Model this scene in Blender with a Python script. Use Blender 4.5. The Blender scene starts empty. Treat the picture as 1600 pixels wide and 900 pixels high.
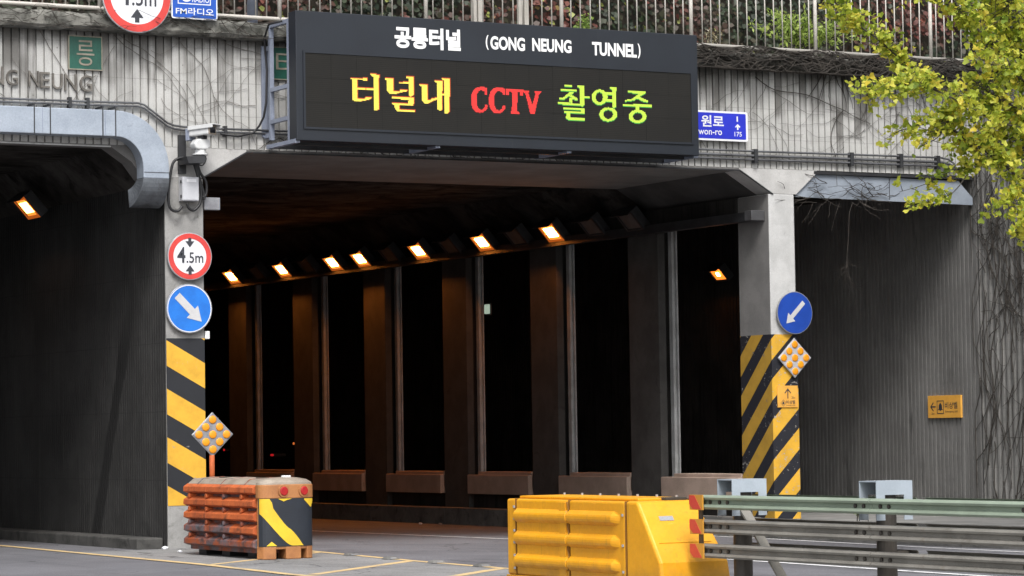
import bpy, bmesh, math, random
from mathutils import Vector, Matrix

sc = bpy.context.scene
RNG = random.Random(7)

# ------------------------------------------------------------------ camera
FPX, YAW, PITCH, ROLL, EYE = 4500.0, 0.505, 0.050, -0.0157, 1.5
Y0 = 36.309
fwd = Vector((math.sin(YAW)*math.cos(PITCH), math.cos(YAW)*math.cos(PITCH), math.sin(PITCH)))
rt0 = Vector((math.cos(YAW), -math.sin(YAW), 0)); up0 = rt0.cross(fwd)
RT = rt0*math.cos(ROLL) + up0*math.sin(ROLL)
UP = -rt0*math.sin(ROLL) + up0*math.cos(ROLL)
CAM = Vector((0, -Y0, EYE))
cd = bpy.data.cameras.new('camera'); cam = bpy.data.objects.new('camera', cd); sc.collection.objects.link(cam)
cd.sensor_width = 36.0; cd.lens = 36.0*FPX/1600.0; cd.clip_start = 0.5; cd.clip_end = 2000
cam.matrix_world = Matrix(((RT.x, UP.x, -fwd.x, CAM.x), (RT.y, UP.y, -fwd.y, CAM.y), (RT.z, UP.z, -fwd.z, CAM.z), (0, 0, 0, 1)))
sc.camera = cam

# ------------------------------------------------------------------ sky, sun, exposure (bright overcast)
SUN_DIR = Vector((-0.30, -0.72, 0.98)).normalized()
w = bpy.data.worlds.new('World'); sc.world = w; w.use_nodes = True
nt = w.node_tree; nt.nodes.clear()
sky = nt.nodes.new('ShaderNodeTexSky'); sky.sky_type = 'NISHITA'; sky.sun_disc = False
sky.sun_elevation = math.asin(SUN_DIR.z); sky.sun_rotation = math.atan2(SUN_DIR.x, SUN_DIR.y)
sky.air_density = 1.0; sky.dust_density = 4.0; sky.ozone_density = 1.0
hs = nt.nodes.new('ShaderNodeHueSaturation'); hs.inputs['Saturation'].default_value = 0.33
bg = nt.nodes.new('ShaderNodeBackground'); bg.inputs['Strength'].default_value = 0.125
wo = nt.nodes.new('ShaderNodeOutputWorld')
nt.links.new(sky.outputs[0], hs.inputs['Color']); nt.links.new(hs.outputs[0], bg.inputs['Color']); nt.links.new(bg.outputs[0], wo.inputs[0])
sd = bpy.data.lights.new('sun', 'SUN'); sd.energy = 1.5; sd.angle = math.radians(20); sd.color = (1.0, 0.98, 0.95)
so = bpy.data.objects.new('sun', sd); sc.collection.objects.link(so); so.location = (0, -20, 30)
so.rotation_euler = SUN_DIR.to_track_quat('Z', 'Y').to_euler()
vs = sc.view_settings; vs.view_transform = 'Standard'; vs.look = 'None'; vs.gamma = 1.0; vs.use_curve_mapping = False
vs.exposure = 0.92
sc.cycles.use_denoising = True
sc.cycles.max_bounces = 8

# ------------------------------------------------------------------ helpers
def _ray(x, y): return RT*(x-800) - UP*(y-450) + fwd*FPX
def atY(x, y, Y=0.0):
    d = _ray(x, y); return CAM + d*((Y-CAM.y)/d.y)
def atX(x, y, X):
    d = _ray(x, y); return CAM + d*((X-CAM.x)/d.x)
def atZ(x, y, z=0.0):
    d = _ray(x, y); return CAM + d*((z-CAM.z)/d.z)
def gz(X): return -0.0155*min(max(X-15.2, 0), 30)

class MB:
    def __init__(s): s.v = []; s.f = []; s.c = []
    def add(s, vs_, fs):
        b = len(s.v); s.v += [tuple(p) for p in vs_]; s.f += [tuple(i+b for i in f) for f in fs]; return s
    def box(s, x0, x1, y0, y1, z0, z1):
        return s.add([(x0,y0,z0),(x1,y0,z0),(x1,y1,z0),(x0,y1,z0),(x0,y0,z1),(x1,y0,z1),(x1,y1,z1),(x0,y1,z1)],
                     [(0,3,2,1),(4,5,6,7),(0,1,5,4),(1,2,6,5),(2,3,7,6),(3,0,4,7)])
    def obox(s, c, U, V, N, su, sv, sn):
        c = Vector(c); U = Vector(U).normalized()*su/2; V = Vector(V).normalized()*sv/2; N = Vector(N).normalized()*sn/2
        p = [c+a*U+b*V+d*N for d in (-1,1) for a,b in ((-1,-1),(1,-1),(1,1),(-1,1))]
        return s.add(p, [(0,3,2,1),(4,5,6,7),(0,1,5,4),(1,2,6,5),(2,3,7,6),(3,0,4,7)])
    def prism(s, poly, axis, a, b):
        def mk(p, t):
            return {'x': (t,p[0],p[1]), 'y': (p[0],t,p[1]), 'z': (p[0],p[1],t)}[axis]
        n = len(poly)
        return s.add([mk(p,a) for p in poly]+[mk(p,b) for p in poly],
              [tuple(range(n))[::-1], tuple(range(n,2*n))]+[(i,(i+1)%n,n+(i+1)%n,n+i) for i in range(n)])
    def sheet(s, pts): return s.add(pts, [tuple(range(len(pts)))])
    def tube(s, pts, r, n=8, r1=None, cap=True):
        pts = [Vector(p) for p in pts]; rings = []; m = len(pts)
        prev = None
        for i, p in enumerate(pts):
            d = (pts[min(i+1,m-1)]-pts[max(i-1,0)])
            if d.length < 1e-9: d = Vector((0,0,1))
            d.normalize()
            if prev is None:
                a = d.orthogonal().normalized()
            else:
                a = prev - d*prev.dot(d)
                a = a.normalized() if a.length > 1e-6 else d.orthogonal().normalized()
            prev = a; b = d.cross(a)
            rr = r if r1 is None else r+(r1-r)*i/max(m-1,1)
            rings.append([p+(a*math.cos(2*math.pi*k/n)+b*math.sin(2*math.pi*k/n))*rr for k in range(n)])
        vs_ = [q for rg in rings for q in rg]
        fs = [(i*n+k, i*n+(k+1)%n, (i+1)*n+(k+1)%n, (i+1)*n+k) for i in range(m-1) for k in range(n)]
        if cap: fs += [tuple(range(n))[::-1], tuple(range((m-1)*n, m*n))]
        return s.add(vs_, fs)
    def cyl(s, p0, p1, r, n=16, r1=None): return s.tube([p0, p1], r, n, r1)
    def disc_prism(s, cx, cz, r, y0, y1, n=48):
        return s.prism([(cx+r*math.cos(2*math.pi*k/n), cz+r*math.sin(2*math.pi*k/n)) for k in range(n)], 'y', y0, y1)
    def ring(s, cx, cz, r0, r1, y, n=48):
        a = [(cx+r0*math.cos(2*math.pi*k/n), y, cz+r0*math.sin(2*math.pi*k/n)) for k in range(n)]
        b = [(cx+r1*math.cos(2*math.pi*k/n), y, cz+r1*math.sin(2*math.pi*k/n)) for k in range(n)]
        return s.add(a+b, [(k,(k+1)%n,n+(k+1)%n,n+k) for k in range(n)])
    def mesh(s, name):
        me = bpy.data.meshes.new(name); me.from_pydata(s.v, [], s.f); me.update()
        return me
    def fixn(s, me):
        bm = bmesh.new(); bm.from_mesh(me); bmesh.ops.recalc_face_normals(bm, faces=bm.faces); bm.to_mesh(me); bm.free()

COL = sc.collection
def obj(name, mb, mat, parent=None, bevel=0.0, smooth=False, seg=2, local=False, fix=True):
    """link the builder's shapes as ONE mesh object; vertices are world coordinates unless the parent is given with local=True"""
    me = mb.mesh(name) if isinstance(mb, MB) else mb
    if fix and isinstance(mb, MB): mb.fixn(me)
    if mat is not None and not me.materials: me.materials.append(mat)
    if smooth:
        for p in me.polygons: p.use_smooth = True
    o = bpy.data.objects.new(name, me); COL.objects.link(o)
    if parent is not None:
        o.parent = parent
        if not local:
            o.matrix_parent_inverse = parent.matrix_basis.inverted()
    if bevel > 0:
        b = o.modifiers.new('bevel', 'BEVEL'); b.width = bevel; b.segments = seg; b.limit_method = 'ANGLE'; b.angle_limit = math.radians(35)
    return o
def tag(o, label=None, cat=None, group=None, kind=None):
    if label: o['label'] = label
    if cat: o['category'] = cat
    if group: o['group'] = group
    if kind: o['kind'] = kind
    return o
def thing(name, label, cat, loc=(0,0,0), rz=0.0, group=None):
    o = bpy.data.objects.new(name, None); COL.objects.link(o); o.empty_display_size = 0.1
    o.location = loc; o.rotation_euler = (0, 0, rz)
    return tag(o, label, cat, group)
def inst(name, src, parent, loc=None):
    """another object sharing the mesh of src (local coordinates)"""
    o = bpy.data.objects.new(name, src.data); COL.objects.link(o); o.parent = parent
    if loc is not None: o.location = loc
    for m in src.modifiers:
        b = o.modifiers.new(m.name, m.type); b.width = m.width; b.segments = m.segments; b.limit_method = m.limit_method; b.angle_limit = m.angle_limit
    return o
def copy_tree(o, parent=None):
    c = o.copy(); COL.objects.link(c); c.parent = parent
    for ch in [x for x in COL.objects if x.parent == o]:
        copy_tree(ch, c)
    return c
def struct(name, mb, mat, label=None, parent=None, **k):
    o = obj(name, mb, mat, parent, **k); o['kind'] = 'structure'
    if label: o['label'] = label
    return o

# ------------------------------------------------------------------ materials
class NB:
    def __init__(s, name):
        s.m = bpy.data.materials.new(name); s.m.use_nodes = True; s.t = s.m.node_tree; s.t.nodes.clear()
        s.out = s.n('ShaderNodeOutputMaterial'); s.b = s.n('ShaderNodeBsdfPrincipled'); s.l(s.b.outputs[0], s.out.inputs[0])
        s.pos = s.n('ShaderNodeNewGeometry').outputs['Position']
    def n(s, t): return s.t.nodes.new(t)
    def l(s, a, b): s.t.links.new(a, b)
    def scaled(s, v):
        m = s.n('ShaderNodeVectorMath'); m.operation = 'MULTIPLY'; s.l(s.pos, m.inputs[0]); m.inputs[1].default_value = v; return m.outputs[0]
    def noise(s, scale, detail=5, rough=.55, vec=None, dist=0):
        x = s.n('ShaderNodeTexNoise'); x.inputs['Scale'].default_value = scale; x.inputs['Detail'].default_value = detail
        x.inputs['Roughness'].default_value = rough; x.inputs['Distortion'].default_value = dist
        s.l(vec if vec is not None else s.pos, x.inputs['Vector']); return x.outputs['Fac']
    def ss(s, v, a, b, lo=0., hi=1.):
        x = s.n('ShaderNodeMapRange'); x.interpolation_type = 'SMOOTHSTEP'
        x.inputs['From Min'].default_value = a; x.inputs['From Max'].default_value = b
        x.inputs['To Min'].default_value = lo; x.inputs['To Max'].default_value = hi
        s.l(v, x.inputs['Value']); return x.outputs[0]
    def mth(s, op, a, b=None, clamp=False):
        x = s.n('ShaderNodeMath'); x.operation = op; x.use_clamp = clamp
        for i, v in enumerate((a, b)):
            if v is None: continue
            if isinstance(v, (int, float)): x.inputs[i].default_value = v
            else: s.l(v, x.inputs[i])
        return x.outputs[0]
    def mix(s, f, a, b, mode='MIX'):
        x = s.n('ShaderNodeMix'); x.data_type = 'RGBA'; x.blend_type = mode
        if isinstance(f, (int, float)): x.inputs[0].default_value = f
        else: s.l(f, x.inputs[0])
        for i, v in ((6, a), (7, b)):
            if isinstance(v, tuple): x.inputs[i].default_value = (*v[:3], 1)
            else: s.l(v, x.inputs[i])
        return x.outputs[2]
    def xyz(s):
        x = s.n('ShaderNodeSeparateXYZ'); s.l(s.pos, x.inputs[0]); return x.outputs
    def bump(s, h, strength=.3, dist=.01):
        x = s.n('ShaderNodeBump'); x.inputs['Strength'].default_value = strength; x.inputs['Distance'].default_value = dist
        s.l(h, x.inputs['Height']); s.l(x.outputs[0], s.b.inputs['Normal'])
    def base(s, c):
        if isinstance(c, tuple): s.b.inputs['Base Color'].default_value = (*c[:3], 1)
        else: s.l(c, s.b.inputs['Base Color'])
    def set(s, rough=.8, metal=0., spec=None):
        s.b.inputs['Roughness'].default_value = rough; s.b.inputs['Metallic'].default_value = metal
        if spec is not None: s.b.inputs['Specular IOR Level'].default_value = spec
        return s.m

def M(name, c1, c2=None, scale=2.5, rough=.8, metal=0., bump=.15, bscale=60, dirt=None, dirt_amt=(.55,.75), streak=None, streak_amt=(.55,.8), fine=.18, spec=None):
    b = NB(name)
    col = c1
    if c2 is not None: col = b.mix(b.ss(b.noise(scale, 6, .6), .35, .65), c1, c2)
    fn = b.noise(bscale, 4, .6)
    if fine: col = b.mix(fine, col, b.mix(b.ss(fn, .3, .7), (.25,.25,.25), (1,1,1)), 'MULTIPLY')
    if streak is not None:
        sv = b.noise(1.0, 5, .6, vec=b.scaled((9, 9, .55)))
        col = b.mix(b.mth('MULTIPLY', b.ss(sv, *streak_amt), .85), col, streak)
    if dirt is not None:
        col = b.mix(b.ss(b.noise(scale*1.7, 7, .7, dist=.6), *dirt_amt), col, dirt)
    b.base(col)
    if bump: b.bump(fn, bump, .008)
    return b.set(rough, metal, spec)
def MEM(name, col, strength):
    b = NB(name); b.base((.02,.02,.02)); b.b.inputs['Emission Color'].default_value = (*col, 1); b.b.inputs['Emission Strength'].default_value = strength
    return b.set(.5)

def facade_mat(name, c1, c2, ztop=6.96):
    b = NB(name); P = b.xyz()
    col = b.mix(b.ss(b.noise(1.6, 7, .65), .3, .7), c1, c2)
    # broad grey blotches
    col = b.mix(b.ss(b.noise(.8, 6, .7, dist=1.2), .54, .76, 0, .5), col, (.27,.26,.245))
    # run-off washed down from the coping: each cast rib stained to its own length
    cx = b.mth('SNAP', b.mth('ADD', P[0], -3.6), .1135)
    cv = b.n('ShaderNodeCombineXYZ'); b.l(cx, cv.inputs[0]); b.l(b.mth('MULTIPLY', P[2], .16), cv.inputs[2])
    sv = b.noise(4.3, 3, .6, vec=cv.outputs[0])
    sv2 = b.noise(1.0, 5, .65, vec=b.scaled((14, 14, .7)))
    h = b.ss(P[2], ztop-1.5, ztop+.1)
    k = b.mth('ADD', b.mth('ADD', sv, b.mth('MULTIPLY', h, .20)), b.mth('MULTIPLY', b.mth('SUBTRACT', sv2, .5), .38))
    col = b.mix(b.ss(k, .565, .80, 0, .84), col, (.095,.09,.082))
    h2 = b.ss(b.mth('ADD', P[2], b.mth('MULTIPLY', b.noise(3.0, 5, .7), .5)), ztop+.02, ztop+.26)
    col = b.mix(b.mth('MULTIPLY', h2, .75), col, (.06,.056,.05))
    # horizontal pour joints
    zz = b.mth('ADD', P[2], b.mth('MULTIPLY', b.noise(3., 3), .02))
    fr = b.mth('ABSOLUTE', b.mth('SUBTRACT', b.mth('FRACT', b.mth('DIVIDE', b.mth('SUBTRACT', zz, 5.44), .46)), .5))
    col = b.mix(b.ss(fr, .485, .499, 0, .5), col, (.16,.155,.145))
    # small form-tie marks and lichen specks
    vo = b.n('ShaderNodeTexVoronoi'); vo.inputs['Scale'].default_value = 5.5; b.l(b.pos, vo.inputs['Vector'])
    col = b.mix(b.ss(vo.outputs['Distance'], .05, .09, .6, 0), col, (.12,.11,.10))
    fn = b.noise(70, 4, .6); sp = b.noise(16, 6, .75)
    col = b.mix(b.ss(sp, .56, .72, 0, .35), col, (.22,.21,.195))
    col = b.mix(.22, col, b.mix(b.ss(fn, .3, .7), (.25,.25,.25), (1,1,1)), 'MULTIPLY')
    b.base(col); b.bump(fn, .25, .01)
    return b.set(.9)

CONC = facade_mat('portal concrete', (.50,.497,.48), (.40,.397,.382))
CONC2 = M('smooth portal concrete', (.51,.505,.495), (.41,.405,.395), 2.2, .9, dirt=(.12,.11,.10), dirt_amt=(.60,.78), streak=(.18,.17,.155), streak_amt=(.60,.82))
PILL = M('grimy pillar concrete', (.33,.325,.315), (.24,.237,.23), 2.6, .9, dirt=(.10,.097,.09), dirt_amt=(.52,.76), streak=(.15,.145,.135), streak_amt=(.56,.8))
PILG = M('shaded filmed pillar concrete', (.20,.195,.19), (.155,.152,.148), 2.4, .92, dirt=(.08,.078,.075), dirt_amt=(.6,.82))  # pillar side under the tunnel roof: shade and traffic film in one colour
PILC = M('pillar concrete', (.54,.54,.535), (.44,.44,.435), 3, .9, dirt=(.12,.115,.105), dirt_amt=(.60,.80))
COPE = M('weathered coping concrete', (.085,.085,.075), (.20,.195,.175), 2.8, .95, bump=.5, bscale=30, dirt=(.03,.03,.024), dirt_amt=(.45,.65))
SOOTSHADE = M('soot and shade darkened concrete', (.040,.038,.036), (.024,.023,.022), 1.2, .95, bump=.3, streak=(.008,.008,.008), streak_amt=(.5,.75), spec=.08)
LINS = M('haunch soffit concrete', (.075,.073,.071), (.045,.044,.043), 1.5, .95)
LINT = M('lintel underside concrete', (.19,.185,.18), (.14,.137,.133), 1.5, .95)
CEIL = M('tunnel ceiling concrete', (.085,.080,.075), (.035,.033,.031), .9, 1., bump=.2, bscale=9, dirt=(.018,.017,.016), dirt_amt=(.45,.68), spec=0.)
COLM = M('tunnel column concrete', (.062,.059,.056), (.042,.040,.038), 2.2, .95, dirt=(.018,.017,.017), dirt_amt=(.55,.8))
PLIN = M('parapet block concrete', (.40,.30,.245), (.31,.235,.19), 2.0, .9)
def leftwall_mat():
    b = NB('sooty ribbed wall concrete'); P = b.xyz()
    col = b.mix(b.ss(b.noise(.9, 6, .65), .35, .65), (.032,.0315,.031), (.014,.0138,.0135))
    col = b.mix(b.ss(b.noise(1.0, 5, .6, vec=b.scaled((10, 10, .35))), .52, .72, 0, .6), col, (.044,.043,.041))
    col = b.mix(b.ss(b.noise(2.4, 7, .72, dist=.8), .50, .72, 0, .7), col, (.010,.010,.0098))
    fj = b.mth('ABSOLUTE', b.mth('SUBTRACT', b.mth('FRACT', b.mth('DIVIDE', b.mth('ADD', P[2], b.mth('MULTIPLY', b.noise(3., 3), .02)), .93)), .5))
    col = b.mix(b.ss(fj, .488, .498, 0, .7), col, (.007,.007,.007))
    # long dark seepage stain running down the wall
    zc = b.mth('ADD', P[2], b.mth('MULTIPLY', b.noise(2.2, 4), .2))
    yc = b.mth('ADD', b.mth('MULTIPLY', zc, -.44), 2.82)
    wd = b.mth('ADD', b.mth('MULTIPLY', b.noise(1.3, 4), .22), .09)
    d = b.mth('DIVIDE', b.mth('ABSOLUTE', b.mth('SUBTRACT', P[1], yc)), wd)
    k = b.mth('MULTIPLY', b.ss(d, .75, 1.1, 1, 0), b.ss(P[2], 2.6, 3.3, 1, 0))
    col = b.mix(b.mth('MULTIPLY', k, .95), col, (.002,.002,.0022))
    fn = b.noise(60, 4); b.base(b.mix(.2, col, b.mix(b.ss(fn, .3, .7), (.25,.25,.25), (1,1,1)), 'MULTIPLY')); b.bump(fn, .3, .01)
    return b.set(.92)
LWALL = leftwall_mat()
def rightwall_mat():
    b = NB('grey ribbed side wall concrete'); P = b.xyz()
    col = b.mix(b.ss(b.noise(.8, 6, .65), .35, .65), (.175,.172,.166), (.125,.1225,.118))
    col = b.mix(b.ss(b.noise(1.0, 5, .6, vec=b.scaled((8, 8, .3))), .52, .75, 0, .6), col, (.235,.23,.222))
    col = b.mix(b.ss(b.noise(1.0, 5, .6, vec=b.scaled((6, 3.5, .5))), .58, .70, 0, .8), col, (.045,.045,.043))
    fn = b.noise(60, 4); b.base(b.mix(.2, col, b.mix(b.ss(fn, .3, .7), (.25,.25,.25), (1,1,1)), 'MULTIPLY')); b.bump(fn, .3, .01)
    return b.set(.92)
RWALL = rightwall_mat()
WWALL = facade_mat('weathered wing wall concrete', (.26,.255,.245), (.17,.167,.16), 7.0)
def asphalt_mat(name, c1, c2, patch, crack=True):
    b = NB(name); P = b.xyz()
    col = b.mix(b.ss(b.noise(.55, 6, .65), .35, .65), c1, c2)
    tr_ = b.noise(1.0, 4, .6, vec=b.scaled((1.1, .06, 1)))
    col = b.mix(b.ss(tr_, .50, .68, 0, .55), col, patch)                                        # wheel tracks and oil
    col = b.mix(b.ss(b.noise(2.6, 7, .7, dist=.7), .58, .72, 0, .55), col, patch)
    g = b.noise(38, 3, .7); g2 = b.noise(120, 2, .6)
    col = b.mix(.5, col, b.mix(b.ss(g, .32, .68), (.42,.42,.42), (1.25,1.25,1.25)), 'MULTIPLY')
    col = b.mix(b.ss(g2, .66, .74, 0, .5), col, tuple(min(v*2.2,.5) for v in c1))               # pale aggregate
    if crack:
        vo = b.n('ShaderNodeTexVoronoi'); vo.feature = 'DISTANCE_TO_EDGE'; vo.inputs['Scale'].default_value = .33
        dv = b.n('ShaderNodeVectorMath'); dv.operation = 'ADD'; nz = b.n('ShaderNodeTexNoise'); nz.inputs['Scale'].default_value = 1.6; nz.inputs['Detail'].default_value = 6
        b.l(b.pos, nz.inputs['Vector']); b.l(b.pos, dv.inputs[0]); b.l(nz.outputs['Color'], dv.inputs[1]); b.l(dv.outputs[0], vo.inputs['Vector'])
        col = b.mix(b.ss(vo.outputs['Distance'], .003, .010, .75, 0), col, (.03,.03,.032))
    b.base(col); b.bump(g, .5, .012)
    return b.set(.86)
ASPH = asphalt_mat('worn asphalt', (.150,.150,.163), (.112,.112,.123), (.075,.075,.082))
GORE = asphalt_mat('pale gore paving', (.25,.25,.248), (.19,.19,.19), (.13,.13,.13))
PAVE = M('pavement concrete', (.27,.265,.255), (.19,.188,.18), 1.4, .9, dirt=(.08,.078,.072), dirt_amt=(.58,.8))
KERB = M('kerb concrete', (.17,.165,.155), (.10,.098,.092), 2.0, .9, dirt=(.03,.03,.03), dirt_amt=(.5,.75))
FOOT = M('grimy footing concrete', (.085,.083,.078), (.05,.049,.046), 2.4, .92, dirt=(.018,.018,.017), dirt_amt=(.46,.7))
def worn(name, c, under, lo=.60, hi=.66, rough=.7, sc_=9.):
    b = NB(name); n = b.noise(sc_, 8, .72); n2 = b.noise(1.7, 4)
    k = b.ss(b.mth('ADD', n, b.mth('MULTIPLY', b.mth('SUBTRACT', n2, .5), .35)), lo, hi)
    dirt = b.mix(b.ss(b.noise(3.5, 6, .7), .35, .75, 0, .45), c, tuple(v*.45 for v in c))
    b.base(b.mix(k, dirt, under)); b.bump(n, .15, .004)
    return b.set(rough)
YLINE = worn('yellow road paint', (.62,.45,.22), (.2,.2,.195), .53, .66)
WLINE = worn('white road paint', (.70,.70,.70), (.13,.13,.135), .56, .68)
HAZY = worn('yellow hazard paint', (.68,.375,.033), (.30,.28,.25), .635, .68)
HAZK = worn('black hazard paint', (.012,.0135,.018), (.20,.19,.18), .66, .71)
HAZY2 = worn('scuffed yellow hazard paint', (.66,.365,.03), (.36,.34,.31), .575, .615, sc_=14.)
HAZK2 = worn('scuffed black hazard paint', (.010,.011,.018), (.36,.34,.31), .615, .65, sc_=14.)
HAZYS = worn('shaded grimy yellow hazard paint', (.42,.245,.03), (.16,.15,.14), .62, .66, sc_=14.)  # darker yellow for the side face: tunnel shade and grime put into the colour
GALV = M('galvanised sheet', (.40,.45,.52), (.33,.375,.44), 2.5, .45, .35, bump=.06, dirt=(.17,.185,.21), dirt_amt=(.60,.80))
GALVS = M('shaded sooty galvanised sheet', (.15,.165,.185), (.085,.093,.105), 3.5, .55, .3, bump=.06, dirt=(.04,.04,.042), dirt_amt=(.5,.72))  # duct end turned under: its shade painted in along with the soot
STEEL = M('blue grey painted steel', (.30,.335,.42), (.24,.27,.345), 3, .5, .2, bump=.05, dirt=(.12,.11,.11), dirt_amt=(.62,.8))
DSTEEL = M('dark steel', (.05,.052,.056), (.032,.032,.035), 3, .55, .4, bump=.1)
PIPEM = M('dull conduit steel', (.16,.165,.175), (.10,.10,.105), 3, .5, .5, bump=.05, dirt=(.05,.045,.04))
CHAN = M('zinc steel channel', (.52,.53,.53), (.40,.40,.40), 4, .5, .3, bump=.05)
SIGNBOX = M('charcoal sign housing', (.0125,.0165,.024), (.0105,.0135,.020), 1.5, .48, 0., bump=.04, streak=(.030,.032,.035), streak_amt=(.60,.85))
def led_mat():
    b = NB('unlit led modules')
    P = b.xyz(); wz = b.mth('FRACT', b.mth('MULTIPLY', P[2], 38.))
    col = b.mix(b.ss(wz, .3, .7), (.009,.0085,.0075), (.017,.016,.0135))
    col = b.mix(b.ss(b.noise(2.2, 2), .3, .7, 0, .4), col, (.008,.008,.0078))
    b.base(col); return b.set(.7, 0, .25)
LEDM = led_mat()
WHITE = M('white paint', (.82,.82,.82), None, fine=.06, rough=.5, bump=.02)
SIGNW = M('white sign sheeting', (.74,.75,.78), (.66,.67,.70), 6, .45, fine=.08, bump=.02)
SIGNR = M('red sign sheeting', (.62,.055,.045), (.54,.045,.04), 6, .42, fine=.08, bump=.02)
SIGNB = M('blue sign sheeting', (.012,.17,.62), (.010,.14,.54), 5, .42, fine=.08, bump=.02)
SIGNB2 = M('deep blue sign sheeting', (.012,.06,.36), (.010,.05,.30), 5, .42, fine=.1, bump=.02)
SIGNB3 = M('royal blue sign sheeting', (.018,.03,.50), (.015,.025,.44), 5, .42, fine=.05, bump=.02)
SIGNB4 = M('radio sign blue sheeting', (.012,.085,.44), (.010,.075,.39), 5, .42, fine=.05, bump=.02)
SIGNK = M('dark grey sign ink', (.035,.038,.048), None, fine=.1, rough=.5, bump=0)
ARROWG = M('pale grey arrow sheeting', (.52,.52,.53), (.46,.46,.47), 5, .5, fine=.1, bump=.02)
ALU = M('sign aluminium', (.42,.43,.45), (.34,.35,.37), 6, .4, .5, bump=.03)
REFG = M('grey reflector plate', (.30,.31,.33), (.22,.22,.24), 6, .5, .2, bump=.03)
REFW = M('pale reflector plate', (.50,.50,.52), (.42,.42,.44), 6, .45, .1, bump=.03)
AMBER = M('amber reflector lens', (.80,.31,.015), (.72,.27,.012), 8, .25, fine=.1, bump=.03)
ORSIGN = M('orange sign plate', (.78,.40,.07), (.70,.35,.06), 4, .5, fine=.1, bump=.02)
GREENP = M('green name plaque', (.014,.095,.066), (.011,.07,.050), 5, .5, dirt=(.10,.11,.09), dirt_amt=(.66,.8), bump=.05)
BRONZE = M('tarnished letter metal', (.19,.175,.155), (.095,.087,.077), 6, .6, .3, bump=.1)
PLAQL = M('plaque letter metal', (.30,.28,.22), (.20,.18,.14), 6, .6, .1, bump=.1)
FENCE = M('cream railing paint', (.50,.475,.43), (.42,.395,.355), 3, .5, dirt=(.26,.19,.13), dirt_amt=(.62,.78), bump=.05)
BLACKR = M('black cable rubber', (.014,.014,.016), None, rough=.5, fine=.2, bump=.05)
CAMW = M('camera housing paint', (.62,.63,.63), (.54,.55,.55), 5, .4, fine=.06, bump=.02)
BOXG = M('grey cabinet paint', (.52,.53,.56), (.46,.47,.50), 4, .5, fine=.1, bump=.03, dirt=(.3,.29,.28), dirt_amt=(.66,.8))
GLASSK = M('dark glass', (.02,.02,.022), None, rough=.1, fine=0, bump=0)
def yellow_mat():
    b = NB('yellow moulded plastic'); P = b.xyz()
    col = b.mix(b.ss(b.noise(1.3, 5, .6), .3, .7), (.74,.345,.007), (.66,.295,.0065))
    col = b.mix(b.ss(b.noise(3.2, 7, .72, dist=.8), .56, .80, 0, .55), col, (.42,.20,.012))     # ingrained dirt
    run = b.noise(1.0, 5, .65, vec=b.scaled((16, 16, 1.1)))
    col = b.mix(b.ss(run, .58, .74, 0, .50), col, (.34,.17,.02))                                # dirty runs
    scr = b.noise(1.0, 4, .7, vec=b.scaled((5, 5, 60)))
    col = b.mix(b.ss(scr, .66, .72, 0, .55), col, (.80,.50,.10))                                # pale scrapes
    col = b.mix(b.ss(b.noise(9, 8, .78), .66, .72, 0, .7), col, (.10,.07,.035))                 # dark scuffs
    h = b.ss(b.mth('ADD', P[2], b.mth('MULTIPLY', b.noise(5, 5), .25)), .12, .38, .6, 0)
    col = b.mix(h, col, (.26,.14,.03))                                                          # splashed road dirt
    fn = b.noise(30, 4); b.base(b.mix(.10, col, b.mix(b.ss(fn, .3, .7), (.25,.25,.25), (1,1,1)), 'MULTIPLY')); b.bump(b.noise(6, 4), .12, .02)
    b.l(b.ss(b.noise(7, 5), .3, .7, .36, .58), b.b.inputs['Roughness'])
    b.b.inputs['Metallic'].default_value = 0
    return b.m
YELP = yellow_mat()
YSEAM = M('dirty yellow seam', (.20,.085,.006), None, rough=.7, fine=.2, bump=0)
BOLT = M('bolt steel', (.45,.45,.46), None, rough=.4, metal=.7, bump=0)
ORP = M('orange moulded plastic', (.57,.13,.03), (.44,.095,.024), 2.8, .78, fine=.25, bump=.1, bscale=30, dirt=(.06,.028,.018), dirt_amt=(.50,.74), streak=(.16,.055,.032), streak_amt=(.64,.85))
ORPD = M('scraped orange plastic', (.34,.075,.02), (.12,.12,.14), 4.5, .55, fine=.25, bump=.1, bscale=30, dirt=(.04,.035,.035), dirt_amt=(.48,.7))
TANP = M('faded orange plastic', (.42,.18,.06), (.32,.13,.045), 3.5, .6, fine=.15, bump=.06, dirt=(.16,.08,.04), dirt_amt=(.6,.82))
LIDM = M('sun bleached lid plastic', (.34,.29,.235), (.24,.20,.16), 3, .6, fine=.2, bump=.08, dirt=(.16,.12,.09), dirt_amt=(.56,.8))
NAVY = M('dark warning sheeting', (.019,.024,.034), (.015,.019,.027), 3, .5, fine=.2, bump=.04, dirt=(.08,.08,.08), dirt_amt=(.66,.85))
YTAPE = M('yellow warning sheeting', (.74,.50,.03), (.66,.43,.028), 4, .45, fine=.12, bump=.04)
REDL = M('red lamp lens', (.42,.02,.02), (.34,.016,.018), 6, .2, fine=.1, bump=.02)
RAILG = M('green rail paint', (.285,.345,.265), (.24,.29,.222), 2.5, .5, .1, fine=.1, bump=.04, dirt=(.12,.13,.09), dirt_amt=(.6,.82))
RAILB = M('dull bronze rail steel', (.27,.255,.225), (.20,.188,.165), 2.5, .5, .2, fine=.15, bump=.05, dirt=(.11,.095,.08), dirt_amt=(.56,.8), streak=(.13,.085,.055), streak_amt=(.62,.8))
POSTM = M('brown steel post', (.075,.065,.055), (.05,.044,.038), 3, .5, .3, fine=.15, bump=.05, dirt=(.14,.12,.09), dirt_amt=(.6,.8))
BRKT = M('zinc blue bracket', (.46,.52,.58), (.40,.455,.51), 4, .4, .35, fine=.08, bump=.03)
REDS = M('red reflective sheeting', (.50,.045,.035), None, rough=.4, fine=.1, bump=.02)
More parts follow.
